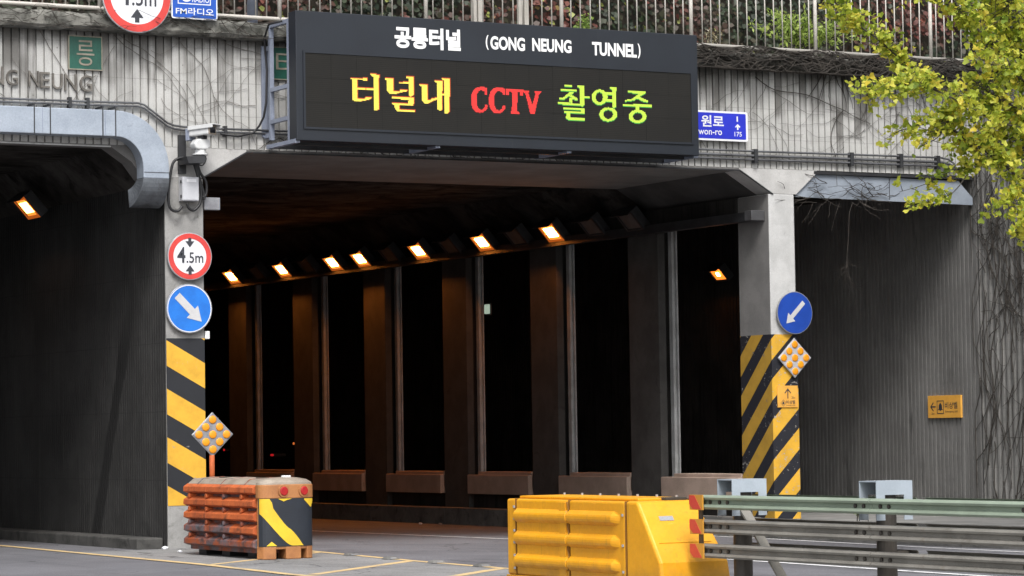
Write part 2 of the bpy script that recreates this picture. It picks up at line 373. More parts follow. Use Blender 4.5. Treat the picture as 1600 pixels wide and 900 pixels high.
ORGS = M('amber reflective sheeting', (.50,.24,.035), None, rough=.4, fine=.1, bump=.02)
VINE = M('dead vine bark', (.050,.042,.035), (.028,.024,.020), 8, .95, fine=.2, bump=0)
VINEL = M('pale dry vine bark', (.13,.115,.10), (.07,.06,.05), 8, .95, fine=.2, bump=0)
BARK = M('tree bark', (.075,.065,.055), (.04,.034,.03), 8, .95, bump=.6, bscale=25)
SOIL = M('embankment soil', (.07,.06,.045), (.04,.035,.028), 1.5, 1.)
STONE = M('rubble', (.30,.25,.21), (.2,.17,.15), 8, .9)
LAMP = MEM('sodium lamp glass', (1.0, .27, .035), .75)
BULB = MEM('sodium lamp tube', (1.0, .28, .036), 105.0)
BULBD = MEM('weak sodium lamp tube', (1.0, .34, .05), 16.0)
LAMPHALO = MEM('sodium lamp halo glow', (1.0, .20, .02), .22)  # emissive rim that paints a bloom round lit lamps
LAMPDIM = MEM('dim sodium lamp glass', (1.0, .20, .02), 1.1)
LAMPOFF = M('unlit lamp glass', (.10,.10,.10), (.06,.06,.06), 6, .35, fine=.1, bump=0)
LEDY = MEM('yellow led', (1.0, .82, .10), 1.15)
LEDO = MEM('orange red led', (1.0, .10, .01), .65)
LEDR = MEM('red led', (1.0, .035, .03), 1.0)
LEDG = MEM('yellow green led', (.72, 1.0, .08), .95)
LEDG2 = MEM('green led', (.10, .85, .12), .5)
REDG = MEM('red tunnel glow', (1.0, .02, .03), .22)
AMBG = MEM('amber tunnel glow', (1.0, .25, .05), .35)
PALEL = MEM('pale fluorescent glow', (.80, 1.0, .80), .22)

def leaf_mat(name, cols, trans=.25):
    b = NB(name); a = b.n('ShaderNodeAttribute'); a.attribute_name = 'tone'
    r = b.n('ShaderNodeValToRGB'); e = r.color_ramp.elements
    while len(e) < len(cols): e.new(.5)
    for i, c in enumerate(cols): e[i].position = i/(len(cols)-1); e[i].color = (*c, 1)
    b.l(a.outputs['Fac'], r.inputs[0]); b.base(r.outputs[0]); b.b.inputs['Roughness'].default_value = .55
    tr = b.n('ShaderNodeBsdfTranslucent'); b.l(r.outputs[0], tr.inputs[0])
    mx = b.n('ShaderNodeMixShader'); mx.inputs[0].default_value = trans
    b.l(b.b.outputs[0], mx.inputs[1]); b.l(tr.outputs[0], mx.inputs[2]); b.l(mx.outputs[0], b.out.inputs[0])
    return b.m
GINK = leaf_mat('ginkgo leaf', [(.17,.25,.03), (.34,.42,.045), (.52,.55,.07), (.66,.62,.09), (.68,.54,.06)], .5)
CREEP = leaf_mat('creeper leaf', [(.010,.018,.008), (.022,.036,.013), (.045,.024,.014), (.10,.028,.020), (.17,.055,.035), (.24,.27,.06)], .15)
SHRUB = leaf_mat('shrub leaf', [(.06,.12,.025), (.16,.26,.05), (.30,.40,.08)], .3)
SHRUBY = leaf_mat('bright shrub leaf', [(.10,.18,.03), (.30,.42,.08), (.50,.60,.16)], .4)
WEED = leaf_mat('weed leaf', [(.20,.16,.06), (.35,.30,.16), (.55,.52,.42)], .2)

# ------------------------------------------------------------------ lettering (flat print, built-in typeface)
_txt = {}
def text_polys(s, bold=0.0, sp=1.0):
    k = (s, bold, sp)
    if k in _txt: return _txt[k]
    cu = bpy.data.curves.new('lettering', 'FONT'); cu.body = s; cu.offset = bold; cu.space_character = sp; cu.resolution_u = 4
    o = bpy.data.objects.new('lettering', cu); COL.objects.link(o)
    dg = bpy.context.evaluated_depsgraph_get(); dg.update()
    me = bpy.data.meshes.new_from_object(o.evaluated_get(dg))
    vs_ = [(v.co.x, v.co.y) for v in me.vertices]; fs = [tuple(p.vertices) for p in me.polygons]
    bpy.data.objects.remove(o); bpy.data.curves.remove(cu); bpy.data.meshes.remove(me)
    x0 = min(v[0] for v in vs_); x1 = max(v[0] for v in vs_); y0 = min(v[1] for v in vs_); y1 = max(v[1] for v in vs_)
    _txt[k] = ([((v[0]-x0)/(x1-x0), (v[1]-y0)/(y1-y0)) for v in vs_], fs); return _txt[k]
def text_to(mb, s, x0, x1, z0, z1, y, bold=0.0, sp=1.0):
    vs_, fs = text_polys(s, bold, sp)
    mb.add([(x0+u*(x1-x0), y, z0+v*(z1-z0)) for u, v in vs_], fs); return mb
for a in (('공릉터널',.035),('(GONG',.02),('NEUNG',.02),('TUNNEL)',.02),('4',.02),('.5m',.01),('RADIO',.02),('FM라디오',.03),('원로',.022),('won-ro',.01),('1',.01),('175',.01),
          ('릉',.0),('터',.0),('NG NEUNG',.008),('비상벨',.01),('Emergency bell',.0),('20m',.0)):
    text_polys(*a)

# ================================================================== THE SETTING
# ---- road with crossfall
def road():
    mb = MB(); xs = [-60, 0, 8, 12, 15.2, 18, 21, 24.3, 45, 80]; ys = [-140, -60, -40, -20, -8, 0, 8, 20, 41]
    for y in ys:
        for x in xs: mb.v.append((x, y, gz(x)))
    n = len(xs)
    mb.f = [(j*n+i, j*n+i+1, (j+1)*n+i+1, (j+1)*n+i) for j in range(len(ys)-1) for i in range(n-1)]
    return mb
struct('road', road(), ASPH, 'worn grey asphalt road running into the tunnels')
struct('ground', MB().sheet([(-600,-600,-.62),(600,-600,-.62),(600,600,-.62),(-600,600,-.62)]), ASPH, 'flat ground reaching to the horizon')
def strip(mb, path, wd, lift):
    """painted line of constant width along ground points"""
    pts = [Vector((p[0], p[1], 0)) for p in path]; L = []; R = []
    for i, p in enumerate(pts):
        d = (pts[min(i+1,len(pts)-1)]-pts[max(i-1,0)]).normalized(); nrm = Vector((-d.y, d.x, 0))*wd/2
        for lst, q in ((L, p+nrm), (R, p-nrm)): lst.append((q.x, q.y, gz(q.x)+lift))
    n = len(pts); mb.add(L+R, [(i, i+1, n+i+1, n+i) for i in range(n-1)])
    return mb
GL = [(13.62,30),(13.5,8),(13.44,3.15),(13.19,-4.9),(12.95,-7.8),(12.9,-16),(13.3,-40)]
GR = [(15.98,-1.0),(15.84,-2.2),(15.42,-5.97),(15.28,-8.3),(15.30,-16),(15.5,-40)]
def gore():
    mb = MB(); ys = [-.05,-1,-2.2,-4,-6,-8.3,-12,-16,-28,-40]
    def X(path, y):
        for a, b in zip(path, path[1:]):
            if a[1] >= y >= b[1]: return a[0]+(b[0]-a[0])*(a[1]-y)/(a[1]-b[1])
        return path[0][0] if y > path[0][1] else path[-1][0]
    for y in ys:
        for x in (X(GL, y), 15.0, X(GR, y)): mb.v.append((x, y, gz(x)+.004))
    mb.f = [(j*3+i, j*3+i+1, j*3+i+4, j*3+i+3) for j in range(len(ys)-1) for i in range(2)]
    return mb
struct('gore_paving', gore(), GORE, 'pale striped gore between the two carriageways')
yl = struct('yellow_markings', MB(), YLINE, 'yellow edge lines and hatching of the gore')
mb = MB(); strip(mb, GL, .13, .008); strip(mb, GR, .13, .0082)
strip(mb, [(15.40,-5.9),(13.10,-8.1)], .14, .0084); strip(mb, [(15.75,-2.6),(13.22,-5.0)], .12, .0084); strip(mb, [(15.25,-8.4),(12.95,-10.6)], .14, .0084); strip(mb, [(15.2,-11.2),(12.92,-13.4)], .14, .0084)
yl.data = mb.mesh('yellow_markings'); yl.data.materials.append(YLINE)
mb = MB(); strip(mb, [(19.6,30),(19.9,14),(20.07,6.86),(20.58,1.44),(21.08,-1.8),(21.6,-5)], .14, .006)
strip(mb, [(19.2,-4.5),(18.88,-7.55),(18.57,-11.7),(18.4,-15)], .14, .006); strip(mb, [(18.2,-22),(18.1,-28)], .14, .006)
strip(mb, [(24.1,4),(23.9,-.35),(23.45,-5.58),(23.40,-7.1),(23.3,-20)], .12, .0062); strip(mb, [(9.8,30),(9.6,-40)], .14, .006)
struct('white_markings', mb, WLINE, 'white lane lines on the asphalt')
# ---- pavement on the right and kerbs
mb = MB(); mb.box(24.12, 60, -60, 41, -.6, .085)
struct('pavement', mb, PAVE, 'raised concrete pavement along the right side')
mb = MB(); y = -40.0
kerbR = struct('kerb', MB(), KERB, 'right hand kerb of concrete blocks')
kb = MB().box(-.115, .0, -.745, .745, -.5, .165); km = kb.mesh('kerb_block'); kb.fixn(km); km.materials.append(KERB)
for i in range(40):
    o = bpy.data.objects.new('kerb_block', km); COL.objects.link(o); o.location = (24.115, -39.+i*1.5, RNG.uniform(-.008,.004)); o.parent = kerbR
mb = MB(); mb.box(24.118, 24.30, -.0, 41, -.5, .162); kerbR.data = mb.mesh('kerb'); kerbR.data.materials.append(KERB)
# low plinth at the foot of the dividing wall
mb = MB(); mb.box(14.32, 14.70, .12, 40, -.3, .15)
struct('wall_footing', mb, FOOT, 'low concrete footing along the dark ribbed wall', bevel=.02)
mb = MB(); mb.box(15.29, 15.62, .5, 40, -.3, .12)
struct('wall_footing', mb, KERB, 'low concrete footing on the hidden side of the dividing wall', bevel=.02)

# ---- tunnel shells
def ribs(x0, x1, pitch, gap, depth):
    """profile of cast vertical ribs: list of (coordinate, recess)"""
    out = []; x = x0
    while x < x1-1e-6:
        e = min(x+pitch, x1)
        out += [(x, depth), (x+gap*.35, depth), (x+gap*.5, 0), (e-gap*.5, 0), (e-gap*.35, depth)]
        x = e
    return out
def rib_wall_x(X, ya, yb, z0, z1, pitch, gap, depth, sgn, taper=0.):
    """ribbed face in plane X (front faces -X when sgn=1); grooves recessed"""
    mb = MB(); pr = ribs(ya, yb, pitch, gap, depth); n = len(pr)
    for y, d in pr: mb.v.append((X+sgn*d, y, z0))
    for y, d in pr: mb.v.append((X+sgn*d, y, z1))
    mb.f = [(i, i+1, n+i+1, n+i) for i in range(n-1)]
    return mb
dw = thing('dividing_wall', 'dark soot stained ribbed wall between left and central tunnel', 'wall')
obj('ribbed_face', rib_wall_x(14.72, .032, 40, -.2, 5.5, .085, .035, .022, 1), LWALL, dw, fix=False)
obj('wall_core', MB().box(14.75, 15.27, .36, 40, -.2, 5.5), SOOTSHADE, dw)
pl = thing('portal_pillar', 'left concrete pillar with downward yellow and black stripes and round signs', 'pillar')
obj('shaft', MB().box(14.748, 15.272, .0305, .358, -.2, 5.02), PILL, pl)
obj('front_face', MB().box(14.72, 15.28, .0, .03, -.2, 5.02), PILL, pl, bevel=.008)
def clip(poly, a, b, c):
    out = []
    for i in range(len(poly)):
        p, q = poly[i], poly[(i+1) % len(poly)]; dp = a*p[0]+b*p[1]-c; dq = a*q[0]+b*q[1]-c
        if dp >= 0: out.append(p)
        if dp*dq < 0: t = dp/(dp-dq); out.append((p[0]+(q[0]-p[0])*t, p[1]+(q[1]-p[1])*t))
    return out
mb = MB().box(14.722, 15.278, -.003, .004, .58, 2.84)
obj('black_paint', mb, HAZK, pl)
for k in range(-1, 4):                                            # stripes fall to the right
    z_hi = 2.815-.655*k; poly = [(14.722,.58),(15.278,.58),(15.278,2.84),(14.722,2.84)]
    # z + .56*(x-14.72) between z_hi-.345 and z_hi
    poly = clip(poly, .56, 1, z_hi-.345+.56*14.72); poly = clip(poly, -.56, -1, -(z_hi+.56*14.72)) if poly else poly
    if len(poly) > 2: obj('yellow_stripe', MB().prism(poly, 'y', -.006, -.001), HAZY, pl)
pr_ = thing('portal_pillar', 'right concrete pillar with rising yellow and black stripes, chipped paint', 'pillar')
obj('shaft', MB().box(24.55, 25.02, 0, .85, -.3, 5.06), PILC, pr_, bevel=.018)
obj('shaded_grimy_side', MB().box(24.5475, 24.552, .012, .845, 2.92, 5.05), PILG, pr_)['label'] = 'side of the pillar facing the tunnel, shade and traffic film in its colour'
obj('black_paint', MB().box(24.547, 25.0225, -.003, .846, .12, 2.92), HAZK2, pr_)
for k in range(-4, 6):                                            # unwrapped: s runs along the side face then the front face
    zc = 1.68 - k*.61
    poly = [(0,.12),(.85,.12),(.85,2.92),(0,2.92)]
    p1 = clip(clip(poly, -1., 1, zc), 1., -1, -(zc+.32)) if True else None
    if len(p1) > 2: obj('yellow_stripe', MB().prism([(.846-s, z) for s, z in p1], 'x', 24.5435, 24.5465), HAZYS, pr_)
    poly = [(.85,.12),(1.325,.12),(1.325,2.92),(.85,2.92)]
    p2 = clip(clip(poly, -1., 1, zc), 1., -1, -(zc+.32))
    if len(p2) > 2: obj('yellow_stripe', MB().prism([(24.547+s-.85, z) for s, z in p2], 'y', -.0065, -.0035), HAZY2, pr_)

# colonnade between the central and right tunnel
ORD = ['first','second','third','fourth','fifth','sixth','seventh','eighth']
CY = [3.22+3.31*k for k in range(7)]
mcol = MB().box(24.55, 24.69, 0, .93, -.2, 5.06); mweb = MB().box(24.69, 24.98, .32, .62, -.2, 5.06)
mch = MB().box(24.77, 24.805, -.07, .03, .3, 4.78).box(24.805, 24.855, -.015, .03, .3, 4.78).box(24.855, 24.88, -.07, .03, .3, 4.78)
proto = None
for k, y in enumerate(CY):
    t = thing('tunnel_column', '%s concrete column behind the striped right pillar in the central tunnel' % ORD[k], 'column', (0, y, 0), group='columns along the central tunnel')
    if proto is None:
        proto = (obj('shaft', mcol, COLM, t, local=True, bevel=.012), obj('web', mweb, SOOTSHADE, t, local=True), obj('steel_channel', mch, CHAN, t, local=True))
    else:
        for p in proto: inst(p.name.split('.')[0], p, t)
for k in range(6):
    y0 = (.86 if k == 0 else CY[k-1]+.935); y1 = CY[k]-.10
    t = thing('parapet_block', 'low concrete block between columns, %s from the striped right pillar' % ORD[k], 'block', (0, y0, 0), group='parapet blocks between the columns')
    obj('face_slab', MB().box(24.47, 24.60, y0+.02, y1, .40, .745), PLIN, t, bevel=.012)
    obj('back_ledge', MB().box(24.54, 24.96, y0+.02, y1-.28, .50, .80), PLIN, t, bevel=.01)
    obj('base', MB().box(24.605, 24.96, y0+.02, y1, -.1, .499), SOOTSHADE, t)
bm_ = thing('tunnel_beam', 'dark concrete beam carried by the columns of the central tunnel', 'beam')
obj('beam', MB().box(24.52, 25.02, .855, 40, 4.76, 5.055), SOOTSHADE, bm_)
# cable tray under the beam
for (xa, xb, lab, ys_) in ((24.34, 24.50, 'long steel cable tray ending at the right pillar', .22), (15.282, 15.40, 'steel cable tray end beside the left pillar', .05)):
    t = thing('cable_tray', lab, 'cable tray')
    if xa > 20:
        obj('tray', MB().box(24.36, 24.50, .30, 22, 4.66, 4.80), DSTEEL, t)
        obj('end_cap', MB().box(24.30, 24.545, .10, .29, 4.655, 4.81), PIPEM, t, bevel=.008)
    else:
        P = atY(331, 319, .05)
        obj('tray', MB().box(15.285, 15.50, .10, 20, P.z-.02, P.z+.08), DSTEEL, t)
        obj('end_cap', MB().box(15.284, 15.52, -.03, .09, P.z-.085, P.z+.085), REFG, t, bevel=.008)

# ceilings
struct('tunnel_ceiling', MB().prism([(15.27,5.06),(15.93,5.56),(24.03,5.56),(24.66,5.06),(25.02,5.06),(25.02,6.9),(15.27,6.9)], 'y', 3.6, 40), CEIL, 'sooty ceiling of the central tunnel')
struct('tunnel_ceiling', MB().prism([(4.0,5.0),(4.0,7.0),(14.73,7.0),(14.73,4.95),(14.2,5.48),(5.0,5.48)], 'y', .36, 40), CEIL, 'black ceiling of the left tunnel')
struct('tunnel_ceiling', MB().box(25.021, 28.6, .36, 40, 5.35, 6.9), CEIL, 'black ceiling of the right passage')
struct('light_stop_wall', MB().box(2, 32, 40, 40.4, -.5, 7), SOOTSHADE, 'unseen wall closing the tunnels off from light')  # unseen end wall added so no light leaks into the tunnels
struct('tunnel_side', MB().box(3.6, 4.0, .0, 40, -.2, 7), SOOTSHADE, 'far left side wall of the left tunnel')
# right hand wall and wing wall
rw = thing('side_wall', 'grey ribbed concrete wall on the right, overgrown with dead vines near the tree', 'wall')
obj('ribbed_face', rib_wall_x(28.50, .0, 5.25, -.2, 7.05, .105, .035, .025, 1), RWALL, rw, fix=False)
obj('ribbed_face', rib_wall_x(28.50, 5.25, 40, -.2, 7.05, .105, .035, .025, 1), SOOTSHADE, rw, fix=False)['label'] = 'inner length of the side wall, tunnel shade and soot in its colour'  # darker inner section, daylight falloff put into the wall colour with the soot
obj('ribbed_face', rib_wall_x(28.50, -14, .0, -.2, 7.05, .135, .09, .075, 1), WWALL, rw, fix=False)
obj('wall_core', MB().box(28.58, 29.1, -14, 40, -.2, 7.05), SOOTSHADE, rw)
obj('coping', MB().box(28.40, 29.2, -14, .2, 7.052, 7.22), COPE, rw, bevel=.02)

# ---- portal facade
pf = thing('tunnel_portal', 'pale ribbed concrete portal wall above the three tunnel openings', 'wall')
def facade():
    mb = MB(); pr = ribs(3.6, 28.5, .1135, .024, .034); n = len(pr)
    zs = [5.44, 6.96]
    for z in zs:
        for x, d in pr: mb.v.append((x, d, z))
    mb.f = [(i, i+1, n+i+1, n+i) for i in range(n-1)]
    return mb
obj('ribbed_face', facade(), CONC, pf, fix=False)
obj('wall_core', MB().box(3.6, 28.5, .047, .40, 5.445, 7.1), SOOTSHADE, pf)
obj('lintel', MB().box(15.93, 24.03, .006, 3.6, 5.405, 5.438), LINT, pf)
obj('lintel_core', MB().box(15.93, 24.03, .40, 3.6, 5.438, 6.9), SOOTSHADE, pf)
obj('haunch', MB().prism([(14.72,5.02),(15.285,5.035),(15.93,5.405),(15.93,5.438),(14.72,5.438)], 'y', .004, .40), CONC2, pf)
obj('haunch', MB().prism([(24.03,5.405),(24.62,5.062),(25.06,5.062),(25.46,5.405),(25.46,5.438),(24.03,5.438)], 'y', .004, .40), CONC2, pf)
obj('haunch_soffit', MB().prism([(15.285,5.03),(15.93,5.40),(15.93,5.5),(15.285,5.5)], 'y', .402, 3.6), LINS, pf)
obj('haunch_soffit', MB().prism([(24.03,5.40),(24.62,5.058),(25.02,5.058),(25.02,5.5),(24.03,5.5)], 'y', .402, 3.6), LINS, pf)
obj('drip_edge', MB().prism([(15.275,5.02),(15.93,5.392),(24.03,5.392),(24.63,5.045),(24.63,5.06),(24.03,5.412),(15.93,5.412),(15.275,5.04)], 'y', -.02, .003), DSTEEL, pf)
obj('left_lintel', MB().prism([(3.6,5.45),(13.95,5.42),(14.25,5.22),(14.42,5.0),(14.718,4.80),(14.718,5.438),(3.6,5.60)], 'y', .01, .36), LINT, pf)
obj('left_lintel_edge', MB().prism([(3.6,5.435),(13.95,5.405),(13.95,5.425),(3.6,5.455)], 'y', -.006, .009), PILC, pf)
def coping(x0, x1, seed):
    r = random.Random(seed); mb = MB(); n = int((x1-x0)/.12); prof = [(-.16,6.955),(-.20,7.0),(-.195,7.12),(-.15,7.18),(.1,7.19),(.45,7.18)]
    for i in range(n+1):
        x = x0+(x1-x0)*i/n
        for j, (y, z) in enumerate(prof): mb.v.append((x, y+r.uniform(-.012,.012), z+r.uniform(-.012,.012)))
        mb.v.append((x, .02, 6.945))
    m = len(prof)+1
    for i in range(n):
        for j in range(m-1-1): mb.f.append((i*m+j, (i+1)*m+j, (i+1)*m+j+1, i*m+j+1))
        mb.f.append((i*m+m-1, (i+1)*m+m-1, (i+1)*m, i*m))
    return mb
obj('coping', coping(3.6, 28.72, 3), COPE, pf)
# deck and embankment above
struct('upper_walkway', MB().box(3, 29.0, .40, 2.6, 6.95, 7.165), PAVE, 'walkway behind the railing on top of the portal')
struct('embankment', MB().prism([(2.75,6.9),(2.75,11.0),(6,12.0),(40,13.5),(40,6.9)], 'x', -8, 60), SOIL, 'overgrown bank rising behind the railing')

# galvanised duct round the left opening (Y -.28 .. 0)
dt = thing('ventilation_duct', 'galvanised sheet duct bending round the top of the left tunnel opening', 'duct')
def duct():
    mb = MB(); secs = []
    # cross section corners: outer/inner across the path, front/back
    zo, zi, yf, yb = 5.875, 5.525, -.26, -.005
    cx, cz = 13.93, 5.0+.12; Ro, Ri = .755, .385
    def add(o, i): secs.append([(o[0], yf, o[1]), (i[0], yf, i[1]), (i[0], yb, i[1]), (o[0], yb, o[1])])
    add((3.0,zo),(3.0,zi))
    add((13.90,zo),(13.90,zi))
    for k in range(0, 13):
        a = math.pi/2*(1-k/12); add((cx+Ro*math.cos(a), cz+Ro*math.sin(a)), (cx+Ri*math.cos(a), cz+(zi-cz)*math.sin(a)))
    xo, xi = cx+Ro, cx+Ri
    # lower end rolls back into the tunnel mouth
    z0 = 4.98; yc = .13
    for k in range(0, 10):
        a = math.radians(78)*k/9; rf = yc-yf; rb = yc-yb
        f_ = (yc-rf*math.cos(a), z0-rf*math.sin(a)); b_ = (yc-rb*math.cos(a), z0-rb*math.sin(a))
        sh = .010*k
        secs.append([(xo-.003*k, f_[0], f_[1]), (xi-sh, f_[0], f_[1]), (xi-sh, b_[0], b_[1]), (xo-.003*k, b_[0], b_[1])])
    global DUCT_END
    DUCT_END = secs[-10:]
    secs = secs[:-9]
    for s in secs: mb.v += s
    for i in range(len(secs)-1):
        for j in range(4): mb.f.append((i*4+j, i*4+(j+1)%4, (i+1)*4+(j+1)%4, (i+1)*4+j))
    mb.f.append((0,1,2,3)); m = len(secs)*4; mb.f.append((m-4,m-3,m-2,m-1))
    return mb
o = obj('duct_skin', duct(), GALV, dt, bevel=.01)
mb = MB()
for q in DUCT_END: mb.v += q
for i in range(len(DUCT_END)-1):
    for j in range(4): mb.f.append((i*4+j, i*4+(j+1)%4, (i+1)*4+(j+1)%4, (i+1)*4+j))
mb.f += [(0,1,2,3), tuple(range(len(mb.v)-4, len(mb.v)))]
obj('duct_end', mb, GALVS, dt, bevel=.006)
for px_ in (54, 79, 161, 181):
    P = atY(px_, 190, -.27)
    obj('strap', MB().box(P.x-.007, P.x+.007, -.268, -.262, 5.515, 5.90).box(P.x-.012, P.x+.012, -.268, -.01, 5.90, 5.925), DSTEEL if px_ != 81 else CHAN, dt)
for px_ in (67, 165):
    P = atY(px_, 190, -.27); obj('seam', MB().box(P.x-.004, P.x+.004, -.264, -.261, 5.53, 5.87), STEEL, dt)
obj('seam', MB().box(14.32, 14.69, -.264, -.261, 5.055, 5.063), DSTEEL, dt)
# sheet panel over the right opening
pn = thing('soffit_panel', 'blue grey metal sheet closing the top of the right opening', 'panel')
obj('sheet', MB().prism([(25.06,5.03),(28.48,4.985),(28.48,5.10),(28.20,5.36),(25.44,5.385)], 'y', .05, .09), GALV, pn)
obj('top_strip', MB().box(25.40, 28.45, .0, .05, 5.385, 5.43), DSTEEL, pn)
obj('seam', MB().box(26.85, 26.86, .046, .052, 5.03, 5.37), DSTEEL, pn)

# ================================================================== RAILING on the portal
rl = thing('railing', 'cream painted steel railing with thin pickets along the portal top', 'railing', (0, .1, 7.19))
obj('bottom_rail', MB().tube([(3.6,0,.10),(28.7,0,.10)], .030, 10), FENCE, rl, local=True, smooth=True)
obj('top_rail', MB().tube([(3.6,0,1.22),(28.7,0,1.22)], .032, 10), FENCE, rl, local=True, smooth=True)
pk = None
POSTX = [4.6, 6.9, 9.2, 11.5, 13.85, 16.5, 18.79, 21.03, 23.28, 25.55, 27.76]
x = 3.75
while x < 28.7:
    if min(abs(x-p) for p in POSTX) > .07:
        if pk is None: pk = obj('picket', MB().cyl((0,0,.11),(0,0,1.21), .0105, 6), FENCE, rl, local=True, smooth=True); pk.location = (x, 0, 0)
        else: inst('picket', pk, rl, (x+RNG.uniform(-.006,.006), 0, 0))
    x += .163
ps = None
for x in POSTX:
    if ps is None: ps = obj('post', MB().cyl((0,0,-.06),(0,0,1.30), .030, 12), FENCE, rl, local=True, smooth=True); ps.location = (x,0,0)
    else: inst('post', ps, rl, (x, 0, 0))
# tall poles behind the railing
for (px_, lab, r) in ((394, 'thick blue grey steel pole behind the railing left of the display', .075),):
    P = atY(px_, 10, .5); t = thing('steel_pole', lab, 'pole', (P.x, .5, 7.165))
    obj('pole', MB().cyl((0,0,.03),(0,0,3.4), r, 16), STEEL, t, local=True, smooth=True); obj('base_plate', MB().box(-.13,.13,-.13,.13,0,.03), STEEL, t, local=True)
for (px_, lab) in ((745, 'left of the two pale square posts behind the railing over the display'), (817, 'right of the two pale square posts behind the railing over the display')):
    P = atY(px_, 20, .45); t = thing('square_post', lab, 'post', (P.x, .45, 7.165), group='square posts behind the railing')
    obj('post', MB().box(-.085,-.012,-.03,.03,.02,3.0).box(.012,.085,-.03,.03,.02,3.0), FENCE, t, local=True, bevel=.006); obj('base_plate', MB().box(-.13,.13,-.1,.1,0,.02), FENCE, t, local=True)

# ================================================================== LED DISPLAY
ld = thing('display_sign', 'large dark variable message display hung on brackets over the central opening', 'display')
obj('housing', MB().box(16.19, 22.61, -1.10, -.86, 5.475, 7.235), SIGNBOX, ld, bevel=.008)
X0, X1, Z0, Z1 = 16.32, 22.48, 5.66, 6.665
fr = MB()
for a in ((X0-.03,X0,Z0-.03,Z1+.03),(X1,X1+.03,Z0-.03,Z1+.03),(X0,X1,Z1,Z1+.03),(X0,X1,Z0-.03,Z0)): fr.box(a[0],a[1],-1.118,-1.10,a[2],a[3])
obj('panel_frame', fr, SIGNBOX, ld)
NX, NZ = 16, 3; mw, mh = (X1-X0)/NX, (Z1-Z0)/NZ
mod = None
for i in range(NX):
    for j in range(NZ):
        loc = (X0+(i+.5)*mw, -1.105+RNG.uniform(-.0015,.0015), Z0+(j+.5)*mh)
        if mod is None:
            mod = obj('led_module', MB().box(-mw/2+.0008,mw/2-.0008,-.005,.0045,-mh/2+.0008,mh/2-.0008), LEDM, ld, local=True); mod.location = loc
        else: inst('led_module', mod, ld, loc)
def glyph_polys(z):                                               # traced strokes: region origin, scale
    (ox, oy, s, polys) = z; out = []
    for p in polys:
        q = [atY(ox+u/s, oy+v/s, -1.115) for u, v in p]; out.append([(w_.x, w_.z) for w_ in q])
    return out
def ell(cx, cy, rx, ry, n=20): return [(cx+rx*math.cos(2*math.pi*k/n), cy+ry*math.sin(2*math.pi*k/n)) for k in range(n)]
def inside(p, x, z):
    c = False; j = len(p)-1
    for i in range(len(p)):
        if (p[i][1] > z) != (p[j][1] > z) and x < (p[j][0]-p[i][0])*(z-p[i][1])/(p[j][1]-p[i][1])+p[i][0]: c = not c
        j = i
    return c
W1 = (530, 90, 8.184, [
 [(130,258),(360,268),(355,292),(160,280)], [(168,268),(232,275),(228,520),(240,560),(200,560),(170,535)], [(228,383),(335,388),(335,410),(228,405)],
 [(200,520),(330,525),(340,505),(412,515),(400,532),(360,545),(290,552),(280,565),(195,560)], [(350,388),(445,393),(445,415),(350,410)],
 [(400,212),(508,218),(510,655),(490,672),(445,668),(440,250),(415,238)],
 [(580,258),(690,265),(690,425),(780,430),(780,412),(865,412),(865,432),(800,442),(735,462),(650,465),(615,430),(612,285),(590,280)],
 [(760,312),(890,318),(890,340),(760,332)], [(848,240),(950,245),(950,475),(920,498),(890,485),(885,270),(865,265)],
 [(672,502),(950,515),(950,600),(940,612),(690,600),(675,580),(885,590),(888,540),(675,525)], [(705,595),(770,605),(768,660),(970,670),(970,692),(740,688),(715,655)],
 [(1025,345),(1130,350),(1130,545),(1170,550),(1180,530),(1255,508),(1255,530),(1160,575),(1140,588),(1085,582),(1060,550),(1058,370),(1040,365)],
 [(1218,298),(1318,303),(1318,655),(1300,675),(1260,668),(1252,325),(1235,320)], [(1318,458),(1345,460),(1345,480),(1318,478)],
 [(1308,262),(1410,268),(1412,690),(1385,718),(1350,712),(1342,295),(1325,285)]])
CC = [(135,130),(175,128),(208,138),(208,188),(190,188),(185,165),(160,155),(140,160),(125,190),(125,270),(140,300),(165,308),(185,290),(190,268),(212,272),(206,300),(180,325),(150,332),(120,325),(95,300),(82,260),(82,200),(95,160),(115,138)]
W2 = (720, 110, 5.0, [CC, [(a+139, b+5) for a, b in CC],
 [(350,145),(490,152),(485,195),(465,195),(462,172),(442,170),(442,320),(457,325),(457,340),(390,338),(392,322),(400,320),(400,170),(378,167),(374,192),(352,190)],
 [(480,155),(535,158),(535,172),(528,175),(560,270),(585,180),(575,172),(575,158),(630,162),(625,178),(612,182),(578,342),(545,342),(505,180),(485,172)]])
W3 = (720, 110, 5.0, [
 [(812,110),(870,115),(870,128),(812,124)], [(780,145),(905,150),(905,165),(780,160)], [(855,165),(890,168),(805,228),(768,228),(770,214),(800,212)], [(862,188),(915,220),(912,234),(880,225),(848,200)],
 [(845,215),(870,218),(870,255),(845,252)], [(760,247),(940,260),(938,275),(760,262)], [(912,118),(965,122),(965,270),(950,282),(932,275),(930,135),(915,132)], [(965,199),(1005,202),(1005,217),(965,214)],
 [(802,287),(968,294),(968,336),(805,332),(805,317),(938,322),(938,308),(802,302)], [(823,330),(857,335),(857,368),(970,373),(970,389),(840,386),(823,370)],
 [(1130,170),(1190,175),(1190,190),(1130,185)], [(1130,225),(1190,228),(1190,243),(1130,240)], [(1163,130),(1215,133),(1215,285),(1195,295),(1185,285),(1185,148),(1165,145)],
 [(1305,158),(1445,165),(1440,183),(1305,173)], [(1393,180),(1435,182),(1350,235),(1285,242),(1285,230),(1340,222)], [(1390,203),(1465,236),(1460,250),(1430,245),(1372,215)],
 [(1265,261),(1470,268),(1495,270),(1495,286),(1310,282),(1265,274)], [(1365,280),(1397,282),(1397,315),(1365,312)]])
